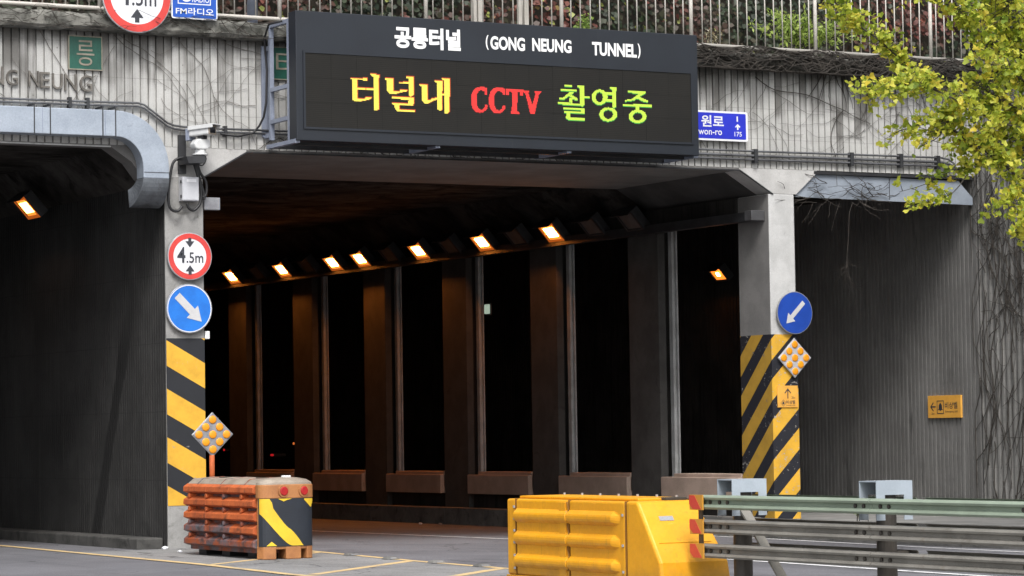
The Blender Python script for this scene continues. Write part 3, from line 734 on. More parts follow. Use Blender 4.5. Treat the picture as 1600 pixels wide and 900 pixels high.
RINGS = [(ell(1085,208,62,60), ell(1083,208,28,40)), (ell(1152,343,70,55), ell(1152,343,38,36)), (ell(1382,359,70,52), ell(1382,359,37,33))]
PIT = .0125
def led_word(polys, rings=()):
    bx = [p for q in polys for p in q]+[p for r in rings for p in r[0]]
    i0 = int((min(p[0] for p in bx)-X0)/PIT)-3; i1 = int((max(p[0] for p in bx)-X0)/PIT)+3
    j0 = int((min(p[1] for p in bx)-Z0)/PIT)-3; j1 = int((max(p[1] for p in bx)-Z0)/PIT)+3
    on = set()
    for i in range(i0, i1):
        for j in range(j0, j1):
            x, z = X0+(i+.5)*PIT, Z0+(j+.5)*PIT
            if any(inside(p, x, z) for p in polys) or any(inside(a, x, z) and not inside(b, x, z) for a, b in rings): on.add((i, j))
    return on
def led_mesh(cells, s=.0046, y=-1.1135):
    mb = MB()
    for i, j in sorted(cells):
        x, z = X0+(i+.5)*PIT, Z0+(j+.5)*PIT; mb.add([(x-s,y,z-s),(x+s,y,z-s),(x+s,y,z+s),(x-s,y,z+s)], [(0,1,2,3)])
    return mb
def tr(z): return [[(w_.x, w_.z) for w_ in [atY(z[0]+u/z[2], z[1]+v/z[2], -1.115) for u, v in p]] for p in z]
c1 = led_word(glyph_polys(W1)); c2 = led_word(glyph_polys(W2))
rg = [tuple(glyph_polys((720,110,5.0,[a,b]))) for a, b in RINGS]
c3 = led_word(glyph_polys(W3), rg)
rim1 = {(i+1, j) for i, j in c1} | {(i, j+1) for i, j in c1} | {(i+1, j+1) for i, j in c1}
for nm, cells, mt in (('lit_word', c1, LEDY), ('lit_word_rim', rim1-c1, LEDO), ('lit_word', c2, LEDR), ('lit_word', c3, LEDG), ('lit_word_rim', {(i, j-1) for i, j in c3}-c3, LEDG2)):
    obj(nm, led_mesh(cells), mt, ld, fix=False)['kind'] = 'stuff'
def letters(s, px0, px1, py0, py1, bold):
    a = atY(px0, py1, -1.104); b = atY(px1, py0, -1.104)
    return a.x, b.x, a.z, b.z
for s, b, xa, xb, ya, yb in (('공릉터널', .04, 616.3, 719.4, 40.2, 74.3), ('(', .02, 758.8, 763.2, 54.6, 77.5), ('GONG', .035, 766, 820, 56, 77), ('NEUNG', .035, 831.5, 892.7, 59.1, 79.8), ('TUNNEL', .035, 925, 994.6, 65.3, 86.3), (')', .02, 996.2, 1000.6, 68, 91)):
    a_ = atY(xa, ya, -1.1035); b_ = atY(xa, yb, -1.1035); c_ = atY(xb, ya, -1.1035)
    obj('lettering', text_to(MB(), s, a_.x, c_.x, b_.z, a_.z, -1.1035, b), WHITE, ld, fix=False)
# bracket frames between housing and wall
for k, X in enumerate((16.22, 18.35, 20.45, 22.58)):
    fm = MB()
    zt, zb = 7.16, 5.50
    fm.box(X-.03,X+.03,-.86,-.80,zb,zt)
    fm.box(X-.03,X+.03,-.24,-.18,zb+.06,zt-.02)
    for z in (zt-.055, 6.22, 5.78): fm.box(X-.028,X+.028,-.80,-.24,z,z+.055)
    fm.box(X-.035,X+.035,-1.06,-.10,zb-.055,zb)
    fm.box(X-.05,X+.05,-.18,-.03,6.98-.06,6.98) if False else fm.box(X-.03,X+.03,-.18,.0,6.80,6.86)
    fm.box(X-.03,X+.03,-.18,.0,5.60,5.66)
    fm.box(X-.06,X+.06,-.04,-.002,5.62,6.88)
    obj('support_frame', fm, STEEL, ld)
obj('support_frame', MB().box(16.26, 22.54, -.80, -.74, 5.445, 5.50).box(16.26, 22.54, -.24, -.18, 5.445, 5.50), DSTEEL, ld)
tube_pts = [(16.0,-.10,5.66),(16.05,-.2,5.55),(16.15,-.3,5.57),(16.20,-.35,5.75),(16.21,-.4,6.2)]
ca = thing('cable', 'black cable rising from the wall conduits to the display frame', 'cable')
obj('cable', MB().tube([atY(x_, y_, -.09) for x_, y_ in ((345,209),(372,213),(395,208),(405,197))]+[atY(412,183,-.2), atY(416,160,-.22), atY(417,110,-.22), atY(413,60,-.2), atY(420,38,-.4), atY(440,33,-.7)], .016, 6), BLACKR, ca, smooth=True)

# ================================================================== SIGNS
def disc_sign(name, label, cx, cz, r, y, face, rimmat, rimw, extra, cat='road sign', back=ALU):
    t = thing(name, label, cat, (cx, y, cz))
    obj('plate', MB().disc_prism(0,0,r,.0,.025), back, t, local=True, bevel=.004)
    obj('face', MB().disc_prism(0,0,r-.012,-.003,-.0005), face, t, local=True)
    if rimw: obj('rim', MB().ring(0,0,r-.014,r-rimw,-.0055), rimmat, t, local=True, fix=False)
    extra(t); return t
def arrow_poly(L, wd, hw, hl): return [(-wd/2,-L/2),(wd/2,-L/2),(wd/2,L/2-hl),(hw/2,L/2-hl),(0,L/2),(-hw/2,L/2-hl),(-wd/2,L/2-hl)]
def rot(poly, a, cx=0, cz=0): return [(cx+p[0]*math.cos(a)-p[1]*math.sin(a), cz+p[0]*math.sin(a)+p[1]*math.cos(a)) for p in poly]
def flat(t, name, poly, mat, y=-.006): return obj(name, MB().prism(poly, 'y', y-.001, y), mat, t, local=True)
def height_ex(k):
    def f(t):
        flat(t, 'arrow', rot(arrow_poly(.13*k,.045*k,.13*k,.085*k), math.pi, 0, .185*k), SIGNK)
        flat(t, 'arrow', rot(arrow_poly(.13*k,.045*k,.13*k,.085*k), 0, 0, -.185*k), SIGNK)
        obj('lettering', text_to(MB(), '4', -.185*k, -.065*k, -.09*k, .125*k, -.0075, .02), SIGNK, t, local=True, fix=False)
        obj('lettering', text_to(MB(), '.5m', -.05*k, .195*k, -.09*k, .055*k, -.0075, .01), SIGNK, t, local=True, fix=False)
    return f
disc_sign('height_limit_sign', 'small round red ringed 4.5m height limit sign on the left pillar', 15.045, 3.95, .325, -.075, SIGNW, SIGNR, .085, height_ex(1.0))
bs = disc_sign('height_limit_sign', 'large round red ringed height limit sign over the portal coping, cut by picture top', 14.225, 7.42, .495, -.30, SIGNW, SIGNR, .115, height_ex(1.42))
obj('post', MB().cyl((0,.05,-.20),(0,.05,1.0), .03, 10), STEEL, bs, local=True); obj('clamp', MB().box(-.06,.06,.025,.36,-.16,-.12), STEEL, bs, local=True)
def kr(t):
    a = rot(arrow_poly(.50,.105,.235,.19), math.radians(-135), .0, .0); flat(t, 'arrow', a, ARROWG)
disc_sign('direction_sign', 'round blue sign with pale arrow pointing down right on the left pillar', 15.03, 3.24, .335, -.075, SIGNB, ARROWG, .0, lambda t: (kr(t), obj('rim', MB().ring(0,0,.322,.310,-.0055), SIGNW, t, local=True, fix=False)))
def kl(t):
    flat(t, 'arrow', rot(arrow_poly(.46,.07,.18,.14), math.radians(135), .0, .0), ARROWG)
kt = disc_sign('direction_sign', 'round blue sign with pale arrow pointing down left on the right pillar', 24.94, 3.245, .325, -.075, SIGNB2, ARROWG, .0, kl)
# wall brackets keep the plates off the concrete
for t_ in list(COL.objects):
    if t_.name.startswith(('direction_sign', 'height_limit_sign')) and t_.type == 'EMPTY' and t_.location.z < 6:
        obj('bracket', MB().box(-.02,.02,.025,.077,.08,.12).box(-.02,.02,.025,.077,-.12,-.08), ALU, t_, local=True)
def diamond(name, label, c, half, plate, post=None, rz=0):
    t = thing(name, label, 'reflector', c, rz)
    k = half; rr = .05*half
    P = [(0,k),(k,0),(0,-k),(-k,0)]
    obj('plate', MB().prism(P, 'y', 0, .022), plate, t, local=True, bevel=.012)
    obj('border', MB().prism([(p[0]*1.03,p[1]*1.03) for p in P], 'y', .006, .018), ALU, t, local=True, bevel=.012)
    d = half*.34
    first = None
    for i in (-1,0,1):
        for j in (-1,0,1):
            x_, z_ = (i+j)*d, (i-j)*d
            if first is None:
                mb_ = MB(); n = 20; r = half*.185
                rings_ = [(r,0),(r,-.006),(r*.85,-.011),(r*.4,-.014)]
                for q, yy in rings_: mb_.v += [(q*math.cos(2*math.pi*k_/n), yy, q*math.sin(2*math.pi*k_/n)) for k_ in range(n)]
                for a_ in range(3): mb_.f += [(a_*n+k_, a_*n+(k_+1)%n, (a_+1)*n+(k_+1)%n, (a_+1)*n+k_) for k_ in range(n)]
                mb_.f.append(tuple(range(3*n,4*n)))
                first = obj('lens', mb_, AMBER, t, local=True, smooth=True); first.location = (x_, -.001, z_)
            else: inst('lens', first, t, (x_, -.001, z_))
    return t
diamond('reflector_panel', 'pale diamond with nine amber reflectors on the right striped pillar', (24.935, -.06, 2.56), .30, REFW)
dl = diamond('reflector_panel', 'grey diamond with nine amber reflectors on a post above the orange barrier', (14.75, -1.5, 1.53), .285, REFG)
obj('post', MB().cyl((0,.035,-.20),(0,.035,-.72), .035, 12), ORP, dl, local=True, smooth=True)
# orange emergency signs
t = thing('emergency_sign', 'small orange upward arrow emergency bell sign on the right striped pillar', 'sign', (24.815, -.02, 1.975))
obj('plate', MB().box(-.185,.185,-.004,.012,-.165,.165), ORSIGN, t, local=True, bevel=.003)
flat(t, 'arrow', [(-.008,-.03),(.008,-.03),(.008,.09),(.05,.045),(.062,.055),(0,.125),(-.062,.055),(-.05,.045),(-.008,.09)], SIGNK, -.005)
obj('lettering', text_to(MB(), '20m', .065, .13, -.035, .0, -.0065), SIGNK, t, local=True, fix=False)
obj('lettering', text_to(MB(), '비상벨', -.03, .13, -.115, -.055, -.0065, .01), SIGNK, t, local=True, fix=False)
obj('lettering', text_to(MB(), 'Emergency bell', -.03, .13, -.145, -.125, -.0065), SIGNK, t, local=True, fix=False)
def bell(cx, cz, k): return [(cx+u*k, cz+v*k) for u, v in ((-.5,-.35),(-.34,-.2),(-.3,.2),(-.12,.42),(0,.52),(.12,.42),(.3,.2),(.34,-.2),(.5,-.35),(.15,-.35),(.0,-.5),(-.15,-.35))]
flat(t, 'bell_mark', bell(-.085,-.098,.05), SIGNK, -.005)
obj('bell_frame', MB().ring(-.085,-.098,.052,.045,-.0065,4), SIGNK, t, local=True, fix=False)
t = thing('emergency_sign', 'wide orange left arrow emergency bell sign on the grey ribbed side wall', 'sign', (28.47, .89, 1.80), -math.pi/2)
obj('plate', MB().box(-.43,.43,-.004,.03,-.18,.18), ORSIGN, t, local=True, bevel=.003)
flat(t, 'arrow', [(-.365,.0),(-.29,.075),(-.275,.06),(-.325,.011),(-.225,.011),(-.225,-.011),(-.325,-.011),(-.275,-.06),(-.29,-.075)], SIGNK, -.005)
obj('lettering', text_to(MB(), '20m', -.33, -.26, -.125, -.09, -.0065), SIGNK, t, local=True, fix=False)
fr = MB()
for a in ((-.19,-.178,-.115,.10),(-.022,-.01,-.115,.10),(-.178,-.022,.088,.10),(-.178,-.022,-.115,-.103)): fr.box(a[0],a[1],-.0065,-.0045,a[2],a[3])
obj('bell_frame', fr, SIGNK, t, local=True)
flat(t, 'bell_mark', bell(-.10,-.005,.135), SIGNK, -.005)
obj('lettering', text_to(MB(), '비상벨', .02, .345, -.035, .075, -.0065, .012), SIGNK, t, local=True, fix=False)
obj('lettering', text_to(MB(), 'Emergency bell', .03, .345, -.105, -.06, -.0065), SIGNK, t, local=True, fix=False)
# road name sign half hidden behind the display
t = thing('road_name_sign', 'blue road name sign with white border half hidden behind the display', 'sign', (23.34, -.09, 6.05))
def rrect(x0, x1, z0, z1, r, n=5):
    out = []
    for cx, cz, a0 in ((x1-r,z1-r,0),(x0+r,z1-r,90),(x0+r,z0+r,180),(x1-r,z0+r,270)):
        for k in range(n+1): a = math.radians(a0+90*k/n); out.append((cx+r*math.cos(a), cz+r*math.sin(a)))
    return out
obj('plate', MB().prism(rrect(-.80,.80,-.225,.225,.035), 'y', 0, .02), SIGNW, t, local=True)
flat(t, 'face', rrect(-.775,.765,-.195,.195,.015), SIGNB3, -.001)
obj('lettering', text_to(MB(), '원로', -.035, .365, -.02, .155, -.004, .022), SIGNW, t, local=True, fix=False)
obj('lettering', text_to(MB(), 'won-ro', -.09, .33, -.14, -.07, -.004, .01), SIGNW, t, local=True, fix=False)
obj('lettering', text_to(MB(), '1', .597, .622, .075, .155, -.004, .0), SIGNW, t, local=True, fix=False)
obj('lettering', text_to(MB(), '175', .555, .685, -.15, -.08, -.004, .01), SIGNW, t, local=True, fix=False)
flat(t, 'arrow', [(.602,-.05),(.628,-.05),(.628,.0),(.648,-.018),(.662,-.002),(.615,.04),(.568,-.002),(.582,-.018),(.602,.0)], SIGNW, -.0035)
obj('bracket', MB().box(-.5,-.46,.02,.09,-.2,.2).box(.46,.5,.02,.09,-.2,.2), ALU, t, local=True)
# radio sign on the coping
t = thing('radio_sign', 'blue FM radio sign beside the large round sign on the portal top', 'sign', (15.07, -.27, 7.16))
obj('plate', MB().prism(rrect(-.335,.335,.0,.80,.03), 'y', 0, .02), SIGNW, t, local=True)
flat(t, 'face', rrect(-.318,.318,.018,.782,.02), SIGNB4, -.001)
bx = rrect(-.24,.235,.20,.62,.03); 
fr = MB()
for a in ((-.245,-.232,.20,.62),(.225,.238,.20,.62),(-.232,.225,.20,.213),(-.232,.225,.607,.62)): fr.box(a[0],a[1],-.004,-.002,a[2],a[3])
obj('emblem_frame', fr, SIGNW, t, local=True)
obj('emblem_disc', MB().disc_prism(-.12,.32,.088,-.004,-.002,32), SIGNW, t, local=True)
obj('emblem_disc', MB().disc_prism(-.12,.34,.05,-.006,-.0045,32), SIGNB4, t, local=True)
obj('lettering', text_to(MB(), 'RADIO', -.035, .215, .232, .315, -.004, .01), SIGNW, t, local=True, fix=False)
obj('lettering', text_to(MB(), 'FM라디오', -.275, .28, .055, .155, -.004, .012), SIGNW, t, local=True, fix=False)
obj('bracket', MB().box(-.2,-.16,.02,.37,.13,.16).box(.16,.2,.02,.37,.13,.16), STEEL, t, local=True)
# green name plaques and metal letters
for (xa, s, lab) in ((13.355, '릉', 'square green plaque with one metal character on the left of the portal'), (16.29, '터', 'square green plaque partly hidden behind the display bracket')):
    t = thing('name_plaque', lab, 'plaque', (xa+.235, -.03, 6.655), group='green plaques on the portal')
    obj('plate', MB().box(-.235,.235,0,.03,-.225,.225), GREENP, t, local=True, bevel=.004)
    fr = MB()
    for a in ((-.24,-.226,-.23,.23),(.226,.24,-.23,.23),(-.226,.226,.216,.23),(-.226,.226,-.23,-.216)): fr.box(a[0],a[1],-.006,.028,a[2],a[3])
    obj('edge_frame', fr, PLAQL, t, local=True)
    obj('lettering', text_to(MB(), s, -.125 if s == '릉' else -.15, .125 if s == '릉' else .17, -.17, .17, -.006, .0), PLAQL, t, local=True, fix=False)
ml = thing('wall_lettering', 'tarnished metal letters on the pale ribbed wall beside the green plaque', 'lettering', (0, 0, 0))
for ch, pxa, pxb, pya, pyb in (('N',-18,6,104,131),('G',10,28,109,133),('N',45,61,111,135),('E',63,78,113,137),('U',82,98,115,139),('N',101,120,116,141),('G',125,144,118,143)):
    a = atY(pxa, pyb, -.03); b = atY(pxb, pya, -.03)
    vs_, fs = text_polys(ch, 0.0)
    m_ = MB()
    m_.add([(a.x+u*(b.x-a.x), -.035, a.z+v*(b.z-a.z)) for u, v in vs_], fs)
    o = obj('letter', m_, BRONZE, ml, fix=False); so_ = o.modifiers.new('solid', 'SOLIDIFY'); so_.thickness = .03

# ================================================================== CCTV, boxes, conduits
CAMS = .88
cc = thing('security_camera', 'pale security camera on a pan head over the left pillar', 'camera', (15.0, -.02, 5.25))
hx = Vector((.45, -.89, .03)).normalized(); hy = Vector((0,0,1)).cross(hx).normalized(); hz = hx.cross(hy)
cc.scale = (CAMS,)*3
c0 = Vector((.15,-.36,.43))
obj('housing', MB().obox(c0, hx, hy, hz, .40, .17, .135), CAMW, cc, local=True, bevel=.02)
obj('sun_hood', MB().obox(c0+hx*.05+hz*.082, hx, hy, hz, .50, .215, .014).obox(c0+hx*.05+hy*.102+hz*.055, hx, hy, hz, .50, .010, .055).obox(c0+hx*.05-hy*.102+hz*.055, hx, hy, hz, .50, .010, .055), CAMW, cc, local=True, bevel=.006)
obj('lens_frame', MB().obox(c0+hx*.205, hx, hy, hz, .02, .175, .14), LIDM, cc, local=True, bevel=.015)
obj('window', MB().obox(c0+hx*.216, hx, hy, hz, .006, .125, .095), GLASSK, cc, local=True, bevel=.008)
obj('rear_box', MB().obox(c0-hx*.235+hz*-.03, hx, hy, hz, .07, .16, .19), STEEL, cc, local=True, bevel=.008)
obj('tilt_head', MB().obox(c0-hz*.095, hx, hy, hz, .11, .10, .06), DSTEEL, cc, local=True)
obj('pan_head', MB().prism([(.02,.165),(.00,.23),(.05,.31),(.24,.31),(.27,.27),(.27,.19),(.22,.15),(.07,.15)], 'y', -.42, -.22), CAMW, cc, local=True, bevel=.02)
obj('pan_base', MB().cyl((.135,-.32,.085),(.135,-.32,.15), .085, 20).cyl((.135,-.32,.065),(.135,-.32,.085), .12, 20), CAMW, cc, local=True, bevel=.006)
obj('arm', MB().prism([(-.13,.03),(.16,.065),(.19,.0),(.16,-.06),(-.10,-.07)], 'y', -.42, -.02), DSTEEL, cc, local=True)
obj('wall_plate', MB().box(-.10,.02,-.03,.018,-.20,.40), DSTEEL, cc, local=True)
jb = thing('junction_box', 'grey metal junction box among cable loops on the left pillar', 'cabinet', (15.04, -.005, 4.70))
obj('cabinet', MB().box(-.12,.12,-.14,.0,0,.325), BOXG, jb, local=True, bevel=.006)
obj('door', MB().box(-.108,.112,-.146,-.141,.012,.313), BOXG, jb, local=True, bevel=.002)
obj('name_label', MB().box(-.06,.08,-.149,-.1465,.255,.295), SIGNW, jb, local=True)
obj('hinge', MB().box(-.13,-.12,-.11,-.08,.04,.08).box(-.13,-.12,-.11,-.08,.24,.28), DSTEEL, jb, local=True)
def smooth_path(pts, n=6):
    out = []; P = [pts[0]]+list(pts)+[pts[-1]]
    P = [Vector(p) for p in P]
    for i in range(1, len(P)-2):
        for k in range(n):
            t_ = k/n; a, b, c, d = P[i-1:i+3]
            out.append(.5*((2*b)+(-a+c)*t_+(2*a-5*b+4*c-d)*t_*t_+(-a+3*b-3*c+d)*t_**3))
    out.append(P[-2]); return out
cb = thing('cable_loops', 'thick black cables looping round the grey junction box', 'cable')
for pts in ([(287,246),(272,252),(266,275),(263,305),(266,325),(277,330),(285,322)], [(303,255),(309,275),(314,295),(313,316),(304,328),(296,326),(292,318)], [(308,250),(312,268),(322,285),(322,304),(316,308)], [(306,255),(312,280),(318,300),(319,312)], [(318,240),(322,248),(317,258),(310,257)]):
    obj('cable', MB().tube(smooth_path([atY(a, b, -.10) for a, b in pts]), .020 if pts[0][0] != 318 else .010, 8), BLACKR, cb, smooth=True)
cd1 = thing('conduit_run', 'pair of grey conduits on the left wall stepping down to the camera', 'pipe')
for off in (0, 5.0):
    obj('conduit', MB().tube([atY(a, b+off*(1 if a < 230 else 1.0), -.05) for a, b in ((-60,151),(0,153.5),(120,158),(216,161),(226,164),(262,192),(272,196),(286,198),(340,201),(470,206))], .015, 8), PIPEM, cd1, smooth=True)
for a, b in ((109,160),(137,161),(352,205)):
    P = atY(a, b, -.05); obj('clamp', MB().box(P.x-.022,P.x+.022,-.075,-.0,P.z-.07,P.z+.07), DSTEEL, cd1)
cd2 = thing('conduit_run', 'triple grey conduits along the ribbed wall right of the display', 'pipe')
for off in (0, 7, 13.):
    obj('conduit', MB().tube([atY(a, b+off, -.05) for a, b in ((700,221),(1090,233),(1180,236.5),(1330,241.5),(1470,246.5))]+[atY(1482,249+off,-.05), atY(1491,256+off*.6,-.05), atY(1494,264+off*.3,-.05)], .016 if off != 7 else .020, 8), PIPEM, cd2, smooth=True)
for a, b in ((1180,244),(1330,249),(1407,251),(1465,254)):
    P = atY(a, b, -.05); obj('clamp', MB().box(P.x-.030,P.x+.030,-.085,.0,P.z-.105,P.z+.105), DSTEEL, cd2)

# ================================================================== TUNNEL LAMPS
U = Vector((0,1,0)); V = Vector((.62,0,-.70)).normalized(); N = Vector((-.70,0,-.62)).normalized()
def lamp(label, c, lit, k=1.0, mat=None, group='tunnel lamps along the columns', bulb=None):
    t = thing('tunnel_lamp', label, 'lamp', c, 0, group)
    obj('housing', MB().obox(-N*.075, U, V, N, .54*k, .40*k, .13), DSTEEL, t, local=True, bevel=.01)
    fr = MB()
    for s in (-1, 1): fr.obox(U*s*.24*k-N*-.0, U, V, N, .05*k, .40*k, .035).obox(V*s*.175*k, U, V, N, .43*k, .05*k, .035)
    obj('frame', fr, DSTEEL, t, local=True)
    obj('added_visor', MB().obox(N*.045-V*.20*k, U, V, N, .54*k, .012, .13), DSTEEL, t, local=True)  # visor added to keep lamp light off the ceiling
    obj('lens', MB().obox(-N*.004, U, V, N, .42*k, .295*k, .012), (mat or LAMP) if lit else LAMPOFF, t, local=True)
    if lit and mat is None: obj('reflector', MB().obox(N*.019+V*.170*k, U, V, N, .53*k, .05*k, .003).obox(N*.019-V*.170*k, U, V, N, .53*k, .05*k, .003).obox(N*.019+U*.235*k, U, V, N, .05*k, .288*k, .003).obox(N*.019-U*.235*k, U, V, N, .05*k, .288*k, .003), LAMPHALO, t, local=True)  # this reflector is a glowing rim, painted halo round the lens
    if lit: obj('tube', MB().obox(N*.008, U, V, N, (.31 if mat is None else .10)*k, (.19 if mat is None else .10)*k, .010), bulb or BULB, t, local=True, bevel=.004)
    return t
ys = [3.57,4.82,6.15,7.40,8.64,9.9,11.12,12.35,13.59,14.83,16.05,17.25,18.5,19.83]
lit = [0,0,1,0,1,0,1,0,1,1,0,1,0,1]; nl = nu = 0
LORD = ['nearest the right pillar','second','third','fourth','fifth','sixth','seventh']
for y, on in zip(ys, lit):
    if on: lab = 'glowing orange tunnel lamp, %s lit one counted from the right pillar' % ORD[nl]; nl += 1
    else: lab = 'unlit grey tunnel lamp, %s dark one counted from the right pillar' % ORD[nu]; nu += 1
    lamp(lab, (24.25, y, 4.885), on)
for k, y in enumerate((22.3, 24.8, 27.3)): lamp('glowing orange lamp farther along the row behind the left pillar, %s of three' % ORD[k], (24.25, y, 4.885), 1)
lamp('single glowing orange lamp inside the left tunnel', (14.22, 4.13, 4.915), 1, group='lamps in the side tunnels', bulb=BULBD)
lamp('single dim orange lamp seen between right pillar and first column', (28.2, 7.05, 4.27), 1, .8, LAMPDIM, group='lamps in the side tunnels')
# small lights deep inside
P = atX(761, 483, 24.75); t = thing('wall_light', 'small pale light on a column inside the central tunnel', 'lamp', P)
obj('glow', MB().obox((0,0,0),(0,1,0),(0,0,1),(1,0,0),.14,.17,.05), PALEL, t, local=True, bevel=.01); obj('back_plate', MB().box(.026,.05,-.09,.09,-.11,.11), DSTEEL, t, local=True)
P = atX(323, 523, 15.30); t = thing('wall_light', 'tiny white bracket light on the side of the left pillar', 'lamp', (15.29, .03, atY(323,523,.03).z))
obj('body', MB().box(0,.07,-.03,.03,-.06,.05), WHITE, t, local=True, bevel=.01); obj('stem', MB().box(-.01,0,-.02,.02,-.02,.02), DSTEEL, t, local=True)
for (px_, py_, mt, lab) in ((425,711,REDG,'small red stand-in light low in the dark tunnel'), (459,693,AMBG,'tiny orange stand-in light low in the dark tunnel'), (350,703,REDG,'tiny red stand-in light beside the diamond reflector post')):  # small lights stand in for a faint vehicle-like glow; mounts made up
    P = atX(px_, py_, 24.62); t = thing('stand_in_light', lab, 'light', P, group='small stand-in lights deep in the tunnel')
    obj('lens', MB().obox((0,0,0),(0,1,0),(0,0,1),(1,0,0),.12 if mt == REDG and px_ == 425 else .05,.045,.03), mt, t, local=True, bevel=.01)  # glowing block standing in for a faint vehicle-like glow
    obj('bracket', MB().box(.015,.30,-.03,.03,-.03,.03), DSTEEL, t, local=True)

# ================================================================== ORANGE BARRIER
ob = thing('crash_cushion', 'orange ribbed plastic crash barrier with black and yellow end in front of the left pillar', 'barrier', (14.56, -2.6, .004))
xl, xr = -.36, .36
YN, YF = -1.50, .72                                                # where the end module starts, far end
obj('core', MB().box(xl+.07, xr-.07, YN+.02, YF, .07, .90), ORPD, ob, local=True)
for s, nmx in ((-1, xl), (1, xr)):
    for k in range(5):
        zc = .835-.165*k
        for q in range(3):
            ya = YF-.735*q; yb = ya-.725
            P = [(nmx-s*.10,zc+.085),(nmx-s*.035,zc+.072),(nmx+s*.026,zc+.034),(nmx+s*.030,zc-.028),(nmx-s*.03,zc-.052),(nmx-s*.10,zc-.060)]
            m_ = MB().prism(P, 'y', max(yb,YN+.01), ya)
            obj('side_rib', m_, ORPD if (k >= 3 and q < 2) or (k == 4) else ORP, ob, local=True, bevel=.005)
    for k in range(4):
        for q in range(4):
            yc = YF-.16-.55*q; zc = .752-.165*k
            if yc > YN+.06: obj('lug', MB().cyl((nmx-s*.10,yc,zc),(nmx+s*.022,yc,zc), .034, 10), ORPD if k > 1 or q == 2 else ORP, ob, local=True, bevel=.008)
obj('lid', MB().prism([(xl+.02,.90),(xl+.10,.965),(0,.985),(xr-.10,.965),(xr-.02,.90)], 'y', YN, YF-.02), LIDM, ob, local=True, bevel=.015)
for y in (.10, -1.05): obj('lid_hole', MB().prism(ell(-.06, y, .075, .13), 'z', .980, .986), SOIL, ob, local=True)
for y in (.36, -.38, -1.12): obj('lid_seam', MB().prism([(xl+.015,.90),(xl+.098,.970),(0,.990),(xr-.098,.970),(xr-.015,.90)], 'y', y-.008, y+.008), ORPD, ob, local=True)
# rounded end module
BU = .17
def dpoly(r0, y0, n=18, bulge=BU, back=.015):
    out = []
    for k in range(n+1):
        a = math.pi*k/n; c = math.cos(a); out.append((-r0*math.copysign(abs(c)**.8, c), y0-bulge*math.sin(a)**.6))
    return out+[(r0, y0+back), (-r0, y0+back)]
Y1 = YN-.02
obj('end_body', MB().prism(dpoly(.350, Y1), 'z', .12, .88), TANP, ob, local=True, bevel=.012)
obj('end_band', MB().prism(dpoly(.366, Y1, bulge=BU+.014), 'z', .735, .905), TANP, ob, local=True, bevel=.012)
dome = MB(); lv = [(.36,.906),(.35,.93),(.29,.965),(.18,.985),(.07,.992)]
n = len(dpoly(.3, 0))
for r, z in lv: dome.v += [(p[0], p[1], z) for p in dpoly(r, Y1, bulge=BU*r/.36)]
for a in range(len(lv)-1): dome.f += [(a*n+k, a*n+(k+1)%n, (a+1)*n+(k+1)%n, (a+1)*n+k) for k in range(n)]
dome.f.append(tuple(range((len(lv)-1)*n, len(lv)*n)))
obj('dome', dome, LIDM, ob, local=True)
obj('cap', MB().cyl((.05,Y1+.02,.98),(.05,Y1+.02,1.01), .06, 14), WHITE, ob, local=True, bevel=.006)
def wrap(u):                                                       # u in 0..1 round the bulging end -> (x, y)
    a = math.pi*u; c = math.cos(a); return (-.358*math.copysign(abs(c)**.8, c), Y1-(BU+.006)*math.sin(a)**.6)
def U_(f): return math.acos(min(max(1-2*f,-1),1))/math.pi           # fraction of the width -> u
def sheet_on(name, f0, f1, z0f, z1f, mat, off=0.0, nn=20):
    m_ = MB()
    for k in range(nn+1):
        f = f0+(f1-f0)*k/nn; x_, y_ = wrap(U_(f)); d = Vector((x_*.4, y_-Y1-.02)).normalized()*off
        m_.v += [(x_+d.x, y_+d.y, z0f(f)), (x_+d.x, y_+d.y, z1f(f))]
    m_.f = [(2*k, 2*k+2, 2*k+3, 2*k+1) for k in range(nn)]
    return obj(name, m_, mat, ob, local=True, fix=False)
cl = lambda v: min(max(v, .163), .734)
sheet_on('warning_sheet', .005, .995, lambda u: .155, lambda u: .738, NAVY, .002)
sheet_on('yellow_tape', .015, .72, lambda u: cl(.565-.78*(u-.0)), lambda u: cl(.86-.98*(u-.0)+(.05 if u < .25 else 0)), YTAPE, .007, 30)
sheet_on('yellow_tape', .74, .97, lambda u: cl(.715-.60*(u-.74) if u < .90 else .62+1.2*(u-.90)), lambda u: cl(.73), YTAPE, .007, 14)
sheet_on('yellow_tape', .12, .31, lambda u: .163, lambda u: cl(.165+.55*min(u-.12, .31-u)), YTAPE, .008, 10)
sheet_on('yellow_tape', .34, .52, lambda u: cl(.732-.35*min(u-.34, .52-u)), lambda u: .734, YTAPE, .0075, 10)
for f in (.43, .74):
    x_, y_ = wrap(U_(f)); d = Vector((.10 if f < .5 else .22, -1, 0)).normalized()
    c_ = Vector((x_, y_-.006, .825)); obj('red_light', MB().cyl(c_-d*.02, c_+d*.022, .066, 24, .052), REDL, ob, local=True, bevel=.008)
    obj('light_ring', MB().cyl(c_-d*.02, c_+d*.010, .078, 24), TANP, ob, local=True, bevel=.004)
for f0, f1 in ((.0,.30),(.46,.68),(.80,1.0)):
    p = [wrap(U_(f0+(f1-f0)*k/5)) for k in range(6)]; q = [(a*.85, Y1+.10) for a, b in p][::-1]
    obj('foot', MB().prism(p+q, 'z', .0, .158), TANP, ob, local=True, bevel=.012)
for y in (.45, -.3, -1.1): obj('skid', MB().box(xl+.12, xr-.12, y-.12, y+.12, 0, .10), BLACKR, ob, local=True)

# ================================================================== YELLOW BARRIER
yb_ = thing('crash_cushion', 'yellow plastic crash barrier with sloped nose at the guardrail end', 'barrier', (14.19, -10.45, .004))
